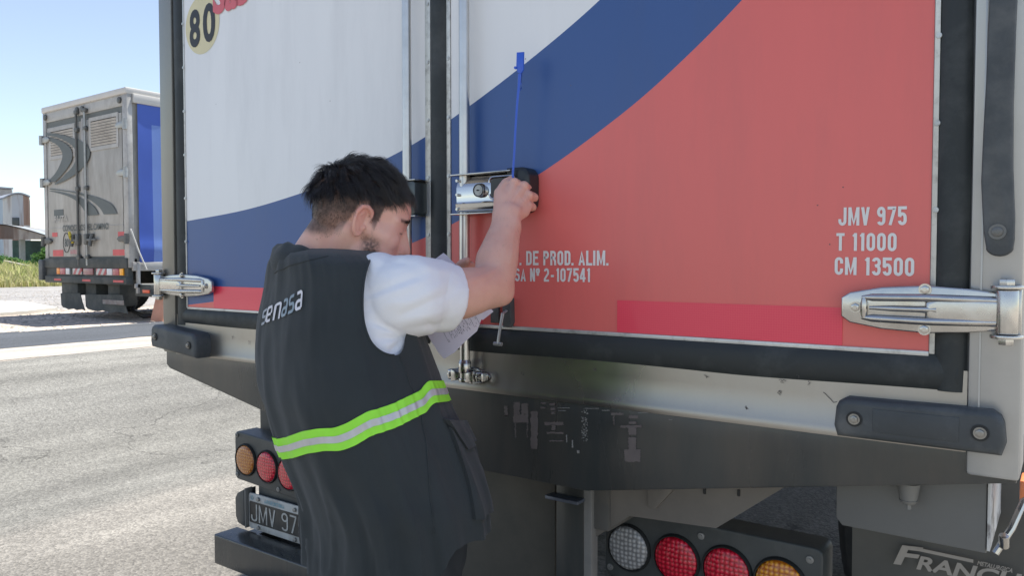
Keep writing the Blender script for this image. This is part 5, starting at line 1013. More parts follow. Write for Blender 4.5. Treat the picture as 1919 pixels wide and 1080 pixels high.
wa = np.minimum.reduce([segd(shR, A(905, 541, 1.60)), segd(A(905, 541, 1.60), A(928, 520, 1.64)), segd(A(928, 520, 1.64), A(948, 425, 1.70))]) < .085
lc_ = cov @ np.array(MHI)[:3, :3].T + np.array(MHI)[:3, 3]
wf = (np.linalg.norm(lc_, axis=1) < .17) & ~((np.abs(lc_[:, 1]) > .066) & (np.abs(lc_[:, 0]+.006) < .034) & (np.abs(lc_[:, 2]-.002) < .045))
vg.add([int(k) for k in np.nonzero(wa)[0]], 1.0, 'REPLACE'); vg2 = o_.vertex_groups.new(name='f'); vg2.add([int(k) for k in np.nonzero(wf)[0]], 1.0, 'REPLACE')
for g_, it in (('a', 60), ('f', 10)):
    m_ = o_.modifiers.new(g_, 'SMOOTH'); m_.vertex_group = g_; m_.iterations = it; m_.factor = .5
dg = bpy.context.evaluated_depsgraph_get(); dg.update(); me2 = bpy.data.meshes.new_from_object(o_.evaluated_get(dg)); bpy.data.objects.remove(o_); me = me2
me.name = 'person_body'
nv = len(me.vertices); cov = np.empty(nv*3); me.vertices.foreach_get('co', cov); cov = cov.reshape(-1, 3)
def ln3(a, b):
    a, b = np.array(a[:]), np.array(b[:]); ab = b-a; t = np.clip(((cov-a)@ab)/(ab@ab), 0, 1); return np.linalg.norm(cov-(a+t[:, None]*ab), axis=1)
nrm_ = np.array([v.normal[:] for v in me.vertices]); dsp = np.zeros(nv)
for pl in ([(918, 500, 1.62), (928, 460, 1.645), (938, 430, 1.675), (950, 400, 1.695), (962, 370, 1.73)], [(955, 490, 1.62), (958, 455, 1.65), (962, 425, 1.68), (968, 400, 1.705), (978, 380, 1.735)], [(928, 460, 1.645), (945, 470, 1.635)], [(962, 370, 1.73), (972, 352, 1.745)], [(870, 530, 1.50), (905, 520, 1.55), (930, 505, 1.60)]):
    ls = [P(*q) for q in pl]
    for a, b in zip(ls[:-1], ls[1:]): dsp = np.maximum(dsp, .0011*np.exp(-(np.maximum(0, ln3(a, b)-.004)/.0026)**2))
armz = np.minimum.reduce([ln3(shR, A(905, 541, 1.60)), ln3(A(905, 541, 1.60), A(928, 520, 1.64)), ln3(A(928, 520, 1.64), A(970, 370, 1.76))]) < .09
idx = np.nonzero(armz)[0]
for k in idx: p = cov[k]; dsp[k] += .0007*noise.noise(Vector(p)*45)+.0016*noise.noise(Vector((p[0]*16, p[1]*16, p[2]*9)))
me.vertices.foreach_set('co', (cov+nrm_*dsp[:, None]).ravel())
# skin colour attribute: 0 skin, plus hair-shadow, stubble, redness
nv = len(me.vertices); cov = np.empty(nv*3); me.vertices.foreach_get('co', cov); cov = cov.reshape(-1, 3)
Mi = np.array(MHI); loc = cov @ Mi[:3, :3].T + Mi[:3, 3]
f_, r_, u_ = loc[:, 0], np.abs(loc[:, 1]), loc[:, 2]
near = (np.linalg.norm(loc, axis=1) < .17)
def sst(a, b, x): t = np.clip((x-a)/(b-a), 0, 1); return t*t*(3-2*t)
nz1 = np.array([noise.noise(Vector(p)*60) if n_ else 0 for p, n_ in zip(cov, near)]); nz2 = np.array([noise.noise(Vector(p)*220) if n_ else 0 for p, n_ in zip(cov, near)])
uw = u_+.004*nz1
# scalp: above hairline; hairline as function of f
hl = np.interp(f_, [-.12, -.09, -.06, -.035, -.018, -.004, .012, .022, .030, .048, .060, .075, .09], [-.050, -.052, -.048, -.030, .026, .032, .002, -.014, .034, .054, .070, .080, .084])
dens = sst(0, .02, uw-hl)
fade = np.clip(.62+.60*sst(-.01, .048, uw - .10*np.clip(f_, -.05, .05))+.30*sst(-.045, -.085, f_)*sst(-.05, -.03, u_), 0, 1)*(.97+.12*nz2)
hair = dens*fade*near
ear_ = (r_ > .0765) & (f_ < .02) & (f_ > -.035) & (np.abs(u_-.002) < .036)
hair[ear_] = 0
beard = sst(.0, .02, .026-np.abs(f_-.022-.25*np.clip(-.02-u_, 0, .1)))*sst(-.010, -.03, u_)*(u_ > -.11)*near*(r_ > .03)
beard = np.maximum(beard, near*sst(-.062, -.075, u_)*sst(-.02, .02, f_)*.8)
beard = np.maximum(beard, near*sst(.010, .0, np.abs(u_+.042))*sst(.078, .086, f_)*.5)
brow = near*sst(.006, .0, np.abs(u_-.034+.12*np.clip(r_-.03, 0, 1)))*(r_ > .012)*(r_ < .056)*(f_ > .055)
lash = near*sst(.0022, .0, np.abs(u_-.007))*(r_ > .018)*(r_ < .046)*(f_ > .066)
dark = np.clip(hair*.92+beard*(.75+.8*nz2)*.75+brow*.8+lash*.8, 0, .96)
red = np.zeros(nv); red[ear_ & near] = .55; red += near*sst(.03, .09, f_)*.35
ar = np.array([A(931, 492, 1.655)[:]]); 
armn = sst(.16, .02, np.linalg.norm(cov-ar, axis=1)); hairarm = armn*sst(0, .6, nz_ := np.array([noise.noise(Vector((p[0]*170, p[1]*170, p[2]*60))) if a > .02 else 0 for p, a in zip(cov, armn)]))*.22
dark = np.clip(dark, 0, .97)
for q_ in 'imrp': red += .45*np.exp(-(np.linalg.norm(cov-np.array(kk[q_][:]), axis=1)/.016)**2)
red += .35*np.exp(-(ln3(A(940, 560, 1.62), A(950, 550, 1.62))/.03)**2)
sh_ = np.array([noise.noise(Vector(p)*14) for p in cov[::1]]); red = np.clip(red+.45*sh_+.25*np.array([noise.noise(Vector(p)*48) for p in cov]), 0, 1)
for nme, arr in (('dark', dark), ('red', red)):
    at = me.attributes.new(nme, 'FLOAT', 'POINT'); at.data.foreach_set('value', arr.astype(np.float32))
sk = mat('skin', (.80, .47, .365), .48, sss=.12, bump=.30, bs=260, spec=.35); n = sk.node_tree; L = n.links.new
pn = bsdf(sk); src = pn.inputs['Base Color'].links[0].from_socket
a1 = n.nodes.new('ShaderNodeAttribute'); a1.attribute_name = 'red'; m1 = n.nodes.new('ShaderNodeMix'); m1.data_type = 'RGBA'; L(a1.outputs['Fac'], m1.inputs[0]); L(src, m1.inputs[6]); m1.inputs[7].default_value = (.70, .31, .245, 1)
a2 = n.nodes.new('ShaderNodeAttribute'); a2.attribute_name = 'dark'; m2 = n.nodes.new('ShaderNodeMix'); m2.data_type = 'RGBA'; L(a2.outputs['Fac'], m2.inputs[0]); L(m1.outputs[2], m2.inputs[6]); m2.inputs[7].default_value = (.032, .028, .026, 1); L(m2.outputs[2], pn.inputs['Base Color'])
body = link('body', me, sk, MAN, ang=180)
bvh_body = BVHTree.FromPolygons([v.co.copy() for v in me.vertices], [tuple(p.vertices) for p in me.polygons])
# ---------- hair strands
hm = mat('hair', (.026, .025, .026), .30, var=.5, vs=60, spec=.8)
n = hm.node_tree; a_ = n.nodes.new('ShaderNodeAttribute'); a_.attribute_name = 'shade'; mx = n.nodes.new('ShaderNodeMix'); mx.data_type = 'RGBA'; mx.inputs[6].default_value = (.012, .012, .012, 1); mx.inputs[7].default_value = (.11, .09, .08, 1); n.links.new(a_.outputs['Fac'], mx.inputs[0]); n.links.new(mx.outputs[2], bsdf(hm).inputs['Base Color'])
HA = []
HV, HF = [], []
def strand(pts, r):
    k0 = len(HV); n = len(pts); HA.extend([min(1, max(0, rnd.gauss(.28, .22)))]*(3*n))
    for i, p in enumerate(pts):
        t = (pts[min(i+1, n-1)]-pts[max(i-1, 0)]).normalized(); a = t.cross(Vector((.3, .5, .81))).normalized(); b = a.cross(t); rr = r*(1-.85*(i/(n-1))**1.5)
        for q in range(3): HV.append(p+a*math.cos(2.094*q)*rr+b*math.sin(2.094*q)*rr)
    for i in range(n-1):
        for q in range(3): HF.append((k0+i*3+q, k0+i*3+(q+1) % 3, k0+i*3+3+(q+1) % 3, k0+i*3+3+q))
rnd = random.Random(21)
def hline(f): return float(np.interp(f, [-.12, -.09, -.06, -.035, -.018, -.004, .012, .022, .030, .048, .060, .075, .09], [-.050, -.052, -.048, -.030, .026, .032, .002, -.014, .034, .054, .070, .080, .084]))
cen = Vector((-.005, 0, .035)); cnt = 0; tries = 0
crown = Vector((-.080, 0, .095))
CLC = []
while len(CLC) < 330:
    d = Vector((rnd.gauss(0, 1), rnd.gauss(0, 1), rnd.gauss(0, 1))).normalized()
    if d.z < -.1: continue
    CLC.append(Vector((-.008+d.x*.094, d.y*.077, .040+d.z*.086)))
CLL = [rnd.uniform(.7, 1.25) for _ in CLC]; CLD = [Vector((rnd.gauss(0, 1), rnd.gauss(0, 1), rnd.gauss(0, 1))).normalized() for _ in CLC]
while cnt < 19000 and tries < 80000:
    tries += 1
    d = Vector((rnd.gauss(0, 1), rnd.gauss(0, 1), rnd.gauss(0, 1))).normalized()
    if d.z < -.75: continue
    hit = bvh_body.ray_cast(MH @ (cen+d*.25), (MH.to_3x3() @ (-d)).normalized(), .25)
    if hit[0] is None: continue
    p = MHI @ hit[0]
    if abs(p.y) > .0775 and -.035 < p.x < .02 and abs(p.z-.002) < .034: continue
    if p.z < hline(p.x)+rnd.uniform(-.004, .010) or p.x > .083: continue
    cnt += 1
    nrm = d.copy()
    top = float(sst(.036, .074, np.array(p.z - .10*max(-.05, min(.05, p.x))-.25*max(0, abs(p.y)-.06)+rnd.uniform(-.020, .014)+.25*max(0, -.04-p.x))))
    ln = .004+.036*top*(.6+.35*rnd.random()+.5*max(0, noise.noise(p*45)+.3))
    fl = (p-crown); fl -= nrm*fl.dot(nrm)
    if fl.length > 1e-4: fl.normalize()
    sweep = (fl*.9+Vector((.35, .0, .05))*top+Vector((0, 0, -.5))*(1-top))
    if top < .5:
        if top < .25 and rnd.random() < .3: continue
        ln = .003+.012*top+.003*rnd.random()
    if top > .3:
        ck = min(range(len(CLC)), key=lambda q_: (CLC[q_]-p).length_squared); cc2, cl_len, cl_dir = CLC[ck], CLL[ck], CLD[ck]
        ln *= cl_len
    clump = (cl_dir*.45 if top > .3 else Vector((0, 0, 0))); jit = Vector((rnd.gauss(0, 1), rnd.gauss(0, 1), rnd.gauss(0, 1)))*.14
    lift = .95 if top > .5 else .55
    if p.x < -.035 and p.z > .085: lift = 1.3; ln *= .85          # tuft standing at the crown
    if p.x > .035: lift = .8+.6*rnd.random(); sweep += Vector((.8, rnd.gauss(0, .35), .15)); ln *= rnd.uniform(.35, .95)
    dr = (sweep*.8+nrm*lift*.8+clump*top+jit).normalized()
    pts = [p-nrm*.001]; cur_ = p.copy(); g_ = dr.copy(); ns = 5 if top > .3 else 3
    for i in range(ns):
        cur_ = cur_+g_*ln/ns+((cc2-p)*(.55/ns) if top > .3 else Vector((0, 0, 0))); pts.append(cur_.copy()); g_ = (g_+fl*.22*top-nrm*.20*top-Vector((0, 0, .16))*top+Vector((rnd.gauss(0, 1), rnd.gauss(0, 1), rnd.gauss(0, 1)))*.05).normalized()
    strand([MH @ q for q in pts], .00042 if top > .4 else .00017)
# stubble and brow hairs
cnt = 0
while cnt < 1500:
    cnt += 1
    if cnt % 6: d = Vector((rnd.uniform(.002, .05), rnd.choice((-1, 1))*.08, rnd.uniform(-.10, -.015)))-Vector((0, 0, -.03))
    else: d = Vector((.09, rnd.choice((-1, 1))*rnd.uniform(.012, .055), .036+rnd.gauss(0, .0025)))-Vector((0, 0, 0))
    o_ = Vector((0, 0, -.03)) if cnt % 6 else Vector((0, 0, 0)); d.normalize()
    hit = bvh_body.ray_cast(MH @ (o_+d*.2), (MH.to_3x3() @ (-d)).normalized(), .2)
    if hit[0] is None: continue
    p = MHI @ hit[0]
    if cnt % 6 and abs(p.x-.020-.25*max(0, -.02-p.z)) > .020*rnd.random()+.006: continue
    q = p+(d*.5+Vector((0, 0, -.8)) if cnt % 6 else d*.4+Vector((-.2, math.copysign(.8, p.y), .1))).normalized()*(.0035 if cnt % 6 else .007)
    strand([MH @ p, MH @ ((p+q)/2), MH @ q], .00016 if cnt % 6 else .0003)
for _ in range(900):                      # fine forearm hair
    t_ = rnd.random(); c_ = A(931, 500, 1.66).lerp(A(948, 415, 1.71), t_); d = Vector((rnd.gauss(0, 1), rnd.gauss(0, 1), rnd.gauss(0, 1))).normalized()
    if d.dot(fw) > .2: continue
    hit = bvh_body.ray_cast(c_+d*.12, -d, .12)
    if hit[0] is None: continue
    g_ = (A(948, 415, 1.71)-A(931, 500, 1.66)).normalized(); q = hit[0]+(g_*-.5+d*.35+Vector((rnd.gauss(0, .4), rnd.gauss(0, .4), rnd.gauss(0, .4)))).normalized()*.008
    strand([hit[0], (hit[0]+q)/2+d*.001, q], .00005)
mh = bpy.data.meshes.new('hair'); mh.from_pydata(HV, [], HF); at = mh.attributes.new('shade', 'FLOAT', 'POINT'); at.data.foreach_set('value', HA); link('hair', mh, hm, MAN, ang=180)

# ---------- torso surface solved so that its outline follows the man's
def sup(phi, a, b, ex):
    c, s = math.cos(phi), math.sin(phi)
    return RB*(a*math.copysign(abs(s)**(2/ex), s))+FB*(b*math.copysign(abs(c)**(2/ex), c))
NP = 180
PH = [2*math.pi*k/NP for k in range(NP)]
def solve(py, xl, xr, d, ra, ex, th=0):
    z = H+(ray(0, py).z)*d; cpx = (xl+xr)/2; s = .15; sh = 0.0
    base = P(cpx, py, d); base.z = z
    for _ in range(30):
        pr = [proj(base+rt*sh+sup(p, s, s*ra, ex))[0] for p in PH[::3]]; lo, hi = min(pr), max(pr)
        s *= (xr-xl)/(hi-lo); sh += ((xl+xr)/2-(lo+hi)/2)/FPX*d
    return base+rt*sh, s, s*ra, z
SIL = [(466, 560, 672, 1.625, .80, 2.0), (470, 530, 700, 1.62, .72, 2.1), (478, 512, 728, 1.615, .66, 2.2), (492, 504, 748, 1.61, .62, 2.3), (515, 500, 760, 1.61, .60, 2.4), (550, 495, 772, 1.61, .60, 2.4), (600, 486, 790, 1.61, .62, 2.4), (650, 482, 810, 1.61, .64, 2.4), (700, 484, 829, 1.605, .66, 2.3),
       (745, 490, 845, 1.60, .68, 2.3), (790, 503, 866, 1.60, .70, 2.3), (830, 516, 884, 1.60, .72, 2.3), (870, 531, 900, 1.60, .72, 2.3), (910, 548, 911, 1.59, .72, 2.3), (950, 560, 918, 1.59, .72, 2.3), (1000, 565, 921, 1.59, .72, 2.3), (1050, 565, 922, 1.59, .72, 2.3), (1110, 562, 920, 1.59, .72, 2.3), (1160, 562, 918, 1.59, .72, 2.3)]
RG = [solve(*s) for s in SIL]; RG = [(c, a, b, z, SIL[i][5]) for i, (c, a, b, z) in enumerate(RG)]
zs = [r[3] for r in RG]
def ring(z):
    if z >= zs[0]: k, t = 0, 0
    elif z <= zs[-1]: k, t = len(zs)-2, 1
    else:
        k = max(i for i in range(len(zs)-1) if zs[i] >= z); t = (zs[k]-z)/(zs[k]-zs[k+1])
    def cm(f):
        i0, i1, i2, i3 = max(k-1, 0), k, k+1, min(k+2, len(zs)-1); p0, p1, p2, p3 = f(i0), f(i1), f(i2), f(i3)
        return ((p1*2)+(p2-p0)*t+(p0*2-p1*5+p2*4-p3)*t*t+(p1*3-p0-p2*3+p3)*t**3)*.5
    c = cm(lambda i: RG[i][0]); a = cm(lambda i: RG[i][1]); b = cm(lambda i: RG[i][2]); ex = RG[k][4]*(1-t)+RG[k+1][4]*t
    return c, a, b, ex
def gz(py): return H+ray(0, py).z*1.60
HEM = []
def hemz(phi):
    if HEM: return float(np.interp(phi % 6.2832, [h[0] for h in HEM], [h[1] for h in HEM]))
    return .66
def hemz0(phi):                       # lower edge; phi 0 = front, pi/2 = his right, pi = back
    px = [0, .35, .8, 1.15, 1.5, 2.0, 3.14, 4.5, 5.8, 6.283]; v = [.835, .826, .792, .775, .735, .70, .67, .70, .80, .835]
    return float(np.interp(phi % 6.2832, px, v))
def fold(phi, z):
    v = Vector((math.cos(phi)*2.4, math.sin(phi)*2.4, z*1.1)); lo = min(1, max(0, (1.12-z)/.30)); hi = 1-lo
    w_ = noise.noise(v*1.1+Vector((3, 1, 0)))
    r1 = 1-abs(noise.noise(Vector((math.cos(phi)*3.2+z*.9, math.sin(phi)*3.2, z*.9+7))))*2.0
    r2 = 1-abs(noise.noise(Vector((math.cos(phi)*5+z*2.2, math.sin(phi)*5-z*1.5, z*2.4+2))))*2.0
    f = .004*w_+lo*(.012*(r1**2-.4)+.006*(r2**3-.3))+hi*(.0045*(r1**2-.4)+.0026*(r2**3-.3))+.0012*noise.noise(Vector((math.cos(phi)*14+z*9, math.sin(phi)*14, z*16)))
    # long folds hanging on his back-left side
    for ph0, dr_, am, z0_ in ((3.75, -.35, .010, 1.24), (3.45, -.10, .007, 1.22), (4.1, -.2, .008, 1.2), (2.55, .55, .010, 1.02), (2.15, .30, .008, .98), (1.75, .15, .007, 1.0)):
        a = phi-(ph0+dr_*(z-1.0)); s_ = min(1, max(0, (z0_-z)/.12)); f -= .65*am*s_*math.exp(-(a/.075)**2); f += am*.45*s_*math.exp(-((a-.17)/.09)**2)
    # cinch at the band
    f -= .004*math.exp(-((z-1.045)/.03)**2)*(.5+.5*math.sin(phi*9))
    return f
def surf(phi, z, off=0):
    c, a, b, ex = ring(z); p = sup(phi, a, b, ex); n_ = p.normalized()
    q = c+p+n_*(fold(phi, z)+off); q.z = z+ (0 if z < 1.36 else 0)
    return q
def vis(px, py):
    best = None
    for k in range(0, 360, 2):
        p = 2*math.pi*k/360
        for z in [.70+.004*q for q in range(60)]:
            q = surf(p, z); c = ring(z)[0]; nn = q-c; nn.z = 0
            if nn.dot(CAM-q) > 0:
                pr = proj(q); d_ = (pr[0]-px)**2+(pr[1]-py)**2
                if best is None or d_ < best[0]: best = (d_, p, z)
    return best[1], best[2]
hp = sorted([vis(914, 1002), vis(885, 1016), vis(855, 1031), vis(840, 1052), vis(822, 1079)])
HEM.extend([(0, hp[0][1]+.02)]+hp+[(hp[-1][0]+.25, hp[-1][1]-.03), (hp[-1][0]+.8, hp[-1][1]-.06), (4.6, hp[-1][1]-.04), (5.7, hp[0][1]), (6.2832, hp[0][1]+.02)])
HEM.sort()
NZ = 170
rows = []; rph = []
for j in range(NZ):
    t = j/(NZ-1); row = []
    for p in PH:
        zb = hemz(p); z = zs[0]-.0005+(zb-zs[0])*t; row.append(surf(p, z))
    rows.append(row)
mb = MB(); V = mb.grid(rows, wrap=True)
# shoulder yoke closing to the collar
cN = P(612, 470, 1.62); capr = [[rows[0][k].lerp(cN+ZV*.012, q)+ZV*.004*q for k in range(NP)] for q in (0, .12, .25, .4)]
mb.grid(capr, wrap=True); bmesh.ops.remove_doubles(mb.bm, verts=mb.bm.verts, dist=1e-5)
vm_ = mat('vest_fabric', (.033, .040, .042), .82, var=.10, vs=9, bump=.35, bs=900, dirt=(.046, .053, .055), dscale=2.5, dthr=.55, damt=.5, spec=.25)
bsdf(vm_).inputs['Sheen Weight'].default_value = .15; bsdf(vm_).inputs['Sheen Roughness'].default_value = .5
VEST = mb.build('vest', vm_, None, ang=180)
sol = VEST.modifiers.new('s', 'SOLIDIFY'); sol.thickness = .0045; sol.offset = -1
# armholes
def cutter(pts, d0, d1):
    b = bmesh.new(); a = [b.verts.new(P(x, y, d0)) for x, y in pts]; c = [b.verts.new(P(x, y, d1)) for x, y in pts]; n = len(pts)
    b.faces.new(a); b.faces.new(c[::-1])
    for i in range(n): b.faces.new((a[i], c[i], c[(i+1) % n], a[(i+1) % n]))
    bmesh.ops.recalc_face_normals(b, faces=b.faces); me_ = bpy.data.meshes.new('c'); b.to_mesh(me_); b.free(); o = bpy.data.objects.new('c', me_); COL.objects.link(o); return o
def smoothpoly(pts, n=6):
    o = []; N = len(pts)
    for i in range(N):
        p0, p1, p2, p3 = pts[i-1], pts[i], pts[(i+1) % N], pts[(i+2) % N]
        for k in range(n):
            t = k/n; o.append(tuple(.5*((2*p1[j])+(-p0[j]+p2[j])*t+(2*p0[j]-5*p1[j]+4*p2[j]-p3[j])*t*t+(-p0[j]+3*p1[j]-3*p2[j]+p3[j])*t**3) for j in (0, 1)))
    return o
HOLE = smoothpoly([(712, 468), (695, 488), (685, 520), (681, 560), (683, 600), (692, 632), (706, 652), (726, 664), (746, 665), (756, 652), (760, 630), (775, 600), (800, 560), (800, 510), (775, 470), (740, 455)])
ct = cutter(HOLE, 1.20, 1.585)
bo = VEST.modifiers.new('b', 'BOOLEAN'); bo.operation = 'DIFFERENCE'; bo.object = ct; bo.solver = 'EXACT'
dg = bpy.context.evaluated_depsgraph_get(); dg.update(); mv = bpy.data.meshes.new_from_object(VEST.evaluated_get(dg)); mv.name = 'vest'
VEST.modifiers.clear(); VEST.data = mv; bpy.data.objects.remove(ct)
VEST.parent = MAN; VEST.matrix_parent_inverse = Matrix.Translation(MAN.location).inverted()
mv.polygons.foreach_set('use_smooth', [True]*len(mv.polygons)); mv.set_sharp_from_angle(angle=R(60))
bvh_v = BVHTree.FromPolygons([v.co.copy() for v in mv.vertices], [tuple(p.vertices) for p in mv.polygons])
# visible lookup px,py -> (phi,z)
SAMP = []
for k in range(0, 360):
    p = 2*math.pi*k/360
    for j in range(0, 150):
        z = .66+(1.385-.66)*j/149; q = surf(p, z); c = ring(z)[0]; nn = (q-c); nn.z = 0
        if nn.dot(CAM-q) > 0: pr = proj(q); SAMP.append((pr[0], pr[1], p, z))
SAMP = np.array(SAMP)
def inv(px, py):
    d = (SAMP[:, 0]-px)**2+(SAMP[:, 1]-py)**2; k = np.argsort(d)[:6]; w_ = 1/(d[k]+.5); return float((SAMP[k, 2]*w_).sum()/w_.sum()), float((SAMP[k, 3]*w_).sum()/w_.sum())
# lime band with grey centre stripe
topl = [(517, 829), (538, 822), (570, 813), (605, 806), (639, 804.5), (662, 796), (693, 775), (732, 763), (764, 749), (795, 733), (803, 717), (830, 714), (840, 716)]
botl = [(531, 859), (549, 857), (577, 845), (605, 842), (626, 843), (647, 835), (690, 813), (750, 794), (764, 783), (795, 770), (803, 753), (838, 749), (846, 748)]
def lineparam(pl, xr_):
    o = []
    for i in range(len(pl)-1):
        for k in range(5):
            t = k/5; x = pl[i][0]+(pl[i+1][0]-pl[i][0])*t; y = pl[i][1]+(pl[i+1][1]-pl[i][1])*t
            if xr_[0] < x < xr_[1]: o.append(inv(x, y))
    return sorted(o)
cl = sorted(inv((a[0]+b[0])/2, (a[1]+b[1])/2) for a, b in [((topl[k][0]*(1-t)+topl[k+1][0]*t, topl[k][1]*(1-t)+topl[k+1][1]*t), (botl[k][0]*(1-t)+botl[k+1][0]*t, botl[k][1]*(1-t)+botl[k+1][1]*t)) for k in range(12) for t in (0, .25, .5, .75)])
cl = [c for c in cl if 0 < c[0] < 6.28]
pmin, pmax = cl[0], cl[-1]
cl = cl[1:-1]+[(pmax[0]+.35, pmax[1]-.012), (pmax[0]+1.0, pmax[1]+.0)]
def per(arr, p):
    xs = [a[0] for a in arr]; ys = [a[1] for a in arr]
    if p < xs[0]-.0 and p+2*math.pi <= xs[-1]: p += 2*math.pi
    return float(np.interp(p, [xs[-1]-2*math.pi]+xs+[xs[0]+2*math.pi], [ys[-1]]+ys+[ys[0]]))
def sm(f, p): return sum(f((p+d*.012) % 6.2832) for d in range(-5, 6))/11
bandm = mat('lime_band', (.36, .92, .06), .6, var=.05, vs=20, bump=.2, bs=600); refm = mat('silver_stripe', (.56, .56, .57), .38, .25, var=.12, vs=14)
bsdf(bandm).inputs['Emission Color'].default_value = (.3, 1, .05, 1); bsdf(bandm).inputs['Emission Strength'].default_value = 0
N2 = 560; ra_, rb_, rc_ = [], [], []
for i in range(N2+1):
    p = 2*math.pi*i/N2; zc_ = sm(lambda q: per(cl, q), p); ra_.append((p, zc_+.0200, zc_-.0200))
mb = MB(); mb.grid([[surf(p, a+(b-a)*q, .0028) for p, a, b in ra_] for q in fr(0, 1, 8)]); mb.grid([[surf(p, a+(b-a)*q, .0015) for p, a, b in ra_] for q in (0, 1)])
BAND = mb.build('reflective_band', bandm, VEST, ang=180)
mb = MB(); mb.grid([[surf(p, a+(b-a)*q, .0040) for p, a, b in ra_] for q in fr(.36, .66, 4)]); mb.build('silver_stripe', refm, BAND, ang=180)
# word on the back
LG = [('s', 484, 492, 618, 585, .30), ('e', 492, 499, 611, 574, .9), ('n', 499, 512, 604, 568, .9), ('a', 512, 524, 597, 560, .45), ('s', 524, 539, 589, 549, .45), ('a', 541, 568, 580, 539, .9)]
pl_, zl_ = inv(490, 600); prr, zr_ = inv(568, 578); 
lgm = {.9: mat('logo_white', (.70, .69, .72), .6), .45: mat('logo_grey', (.26, .33, .38), .6), .30: mat('logo_dim', (.34, .37, .41), .6)}
ztop_r = inv(568, 540)[1]; hgt_ = ztop_r-zr_
letters = [('s', .30), ('e', .9), ('n', .9), ('a', .45), ('s', .45), ('a', .9)]
p_start = pl_+.10; step = (prr-p_start)/6
def logo_fn(i):
    def fn(u, v):
        p = p_start+step*(i+.06+u*.84); k = (i+u*.84)/6; zb_ = zl_-.012+(zr_-zl_+.012)*k; return surf(p, zb_+hgt_*v*(.85+.15*k)+.006*0, .0030)
    return fn
for i, (ch, c) in enumerate(letters): signwriting('logo_letter', ch, logo_fn(i), lgm[c], VEST, t=.17)
# pocket with flap and the opened front edge
def drape(name, outline, off, m, n=14, th=.004, parent=None):
    # patch in the (phi,z) frame of the vest : outline given as pixel corners of a quad tl,tr,br,bl
    c = [inv(*q) for q in outline]
    def bl(u, v): a = [c[0][i]*(1-u)+c[1][i]*u for i in (0, 1)]; b = [c[3][i]*(1-u)+c[2][i]*u for i in (0, 1)]; return [a[i]*(1-v)+b[i]*v for i in (0, 1)]
    mb = MB()
    g1 = [[surf(*bl(u, v), off) for u in fr(0, 1, n)] for v in fr(0, 1, n)]; g0 = [[surf(*bl(u, v), .0) for u in fr(0, 1, n)] for v in fr(0, 1, n)]
    mb.grid(g1); mb.grid([g0[0], g1[0]]); mb.grid([g0[-1], g1[-1]]); mb.grid([[r[0] for r in g0], [r[0] for r in g1]]); mb.grid([[r[-1] for r in g0], [r[-1] for r in g1]])
    return mb.build(name, m, parent, ang=60)
PK = drape('pocket', [(838, 800), (890, 815), (912, 952), (886, 974)], .009, vm_, parent=VEST)
drape('pocket_flap', [(829, 785), (872, 783), (893, 818), (866, 842)], .016, vm_, parent=VEST)
# seams
def seam(name, pxs, parent):
    mb = MB(); ps = [inv(*q) for q in pxs]; pts = []
    for i in range(len(ps)-1):
        for k in range(8): t = k/8; pts.append(surf(ps[i][0]*(1-t)+ps[i+1][0]*t, ps[i][1]*(1-t)+ps[i+1][1]*t, .0008))
    mb.tube(pts, .0011, 6); return mb.build(name, vm_, parent)
seam('seam', [(508, 512), (540, 500), (575, 489), (620, 478)], VEST)
seam('seam', [(748, 668), (768, 720), (790, 760), (800, 850), (806, 940), (812, 1010)], VEST)
# armhole binding
mb = MB(); pts = []
for (x, y) in HOLE+HOLE[:1]:
    r_v = ray(x-1.5, y).normalized(); hit = bvh_v.ray_cast(CAM+r_v*1.2, r_v, .6)
    pts.append(hit[0] if hit[0] else None)
run = []
for p in pts+[None]:
    if p is None or (run and (p-run[-1]).length > .05):
        if len(run) > 4: mb.tube(run, .0022, 6)
        run = [p] if p is not None else []
    else: run.append(p)
mb.build('armhole_binding', vm_, VEST)
# collar : a soft standing collar round the neck
def colr(py, px, d, a, b, lift, off=0):
    c = P(px, py, d); o = []
    for p in PH[::2]:
        q = c+RB*(a+off)*math.sin(p)+FB*(b+off)*math.cos(p); q.z = c.z+lift[0]*math.cos(p)+lift[1]*math.sin(p)+.0025*math.sin(p*5+py)+.002*math.sin(p*11); o.append(q)
    return o
mb = MB()
DY = 9
lay = [(517, 606, 1.625, .118, .098, (-.012, .016)), (502, 604, 1.625, .121, .102, (-.014, .012)), (486, 600, 1.625, .117, .098, (-.016, .006)), (471, 597, 1.625, .108, .090, (-.018, .0)), (463, 596, 1.625, .098, .080, (-.020, -.003)), (462, 597, 1.625, .090, .072, (-.021, -.005)), (468, 600, 1.625, .084, .066, (-.021, -.005)), (490, 604, 1.625, .080, .064, (-.02, 0))]
CRW = [colr(l[0]+(DY if l[0] < 480 else 4), *l[1:5], (l[5][0]*.75, l[5][1])) for l in lay]; mb.grid(CRW, wrap=True); mb.build('collar', vm_, VEST, ang=180)
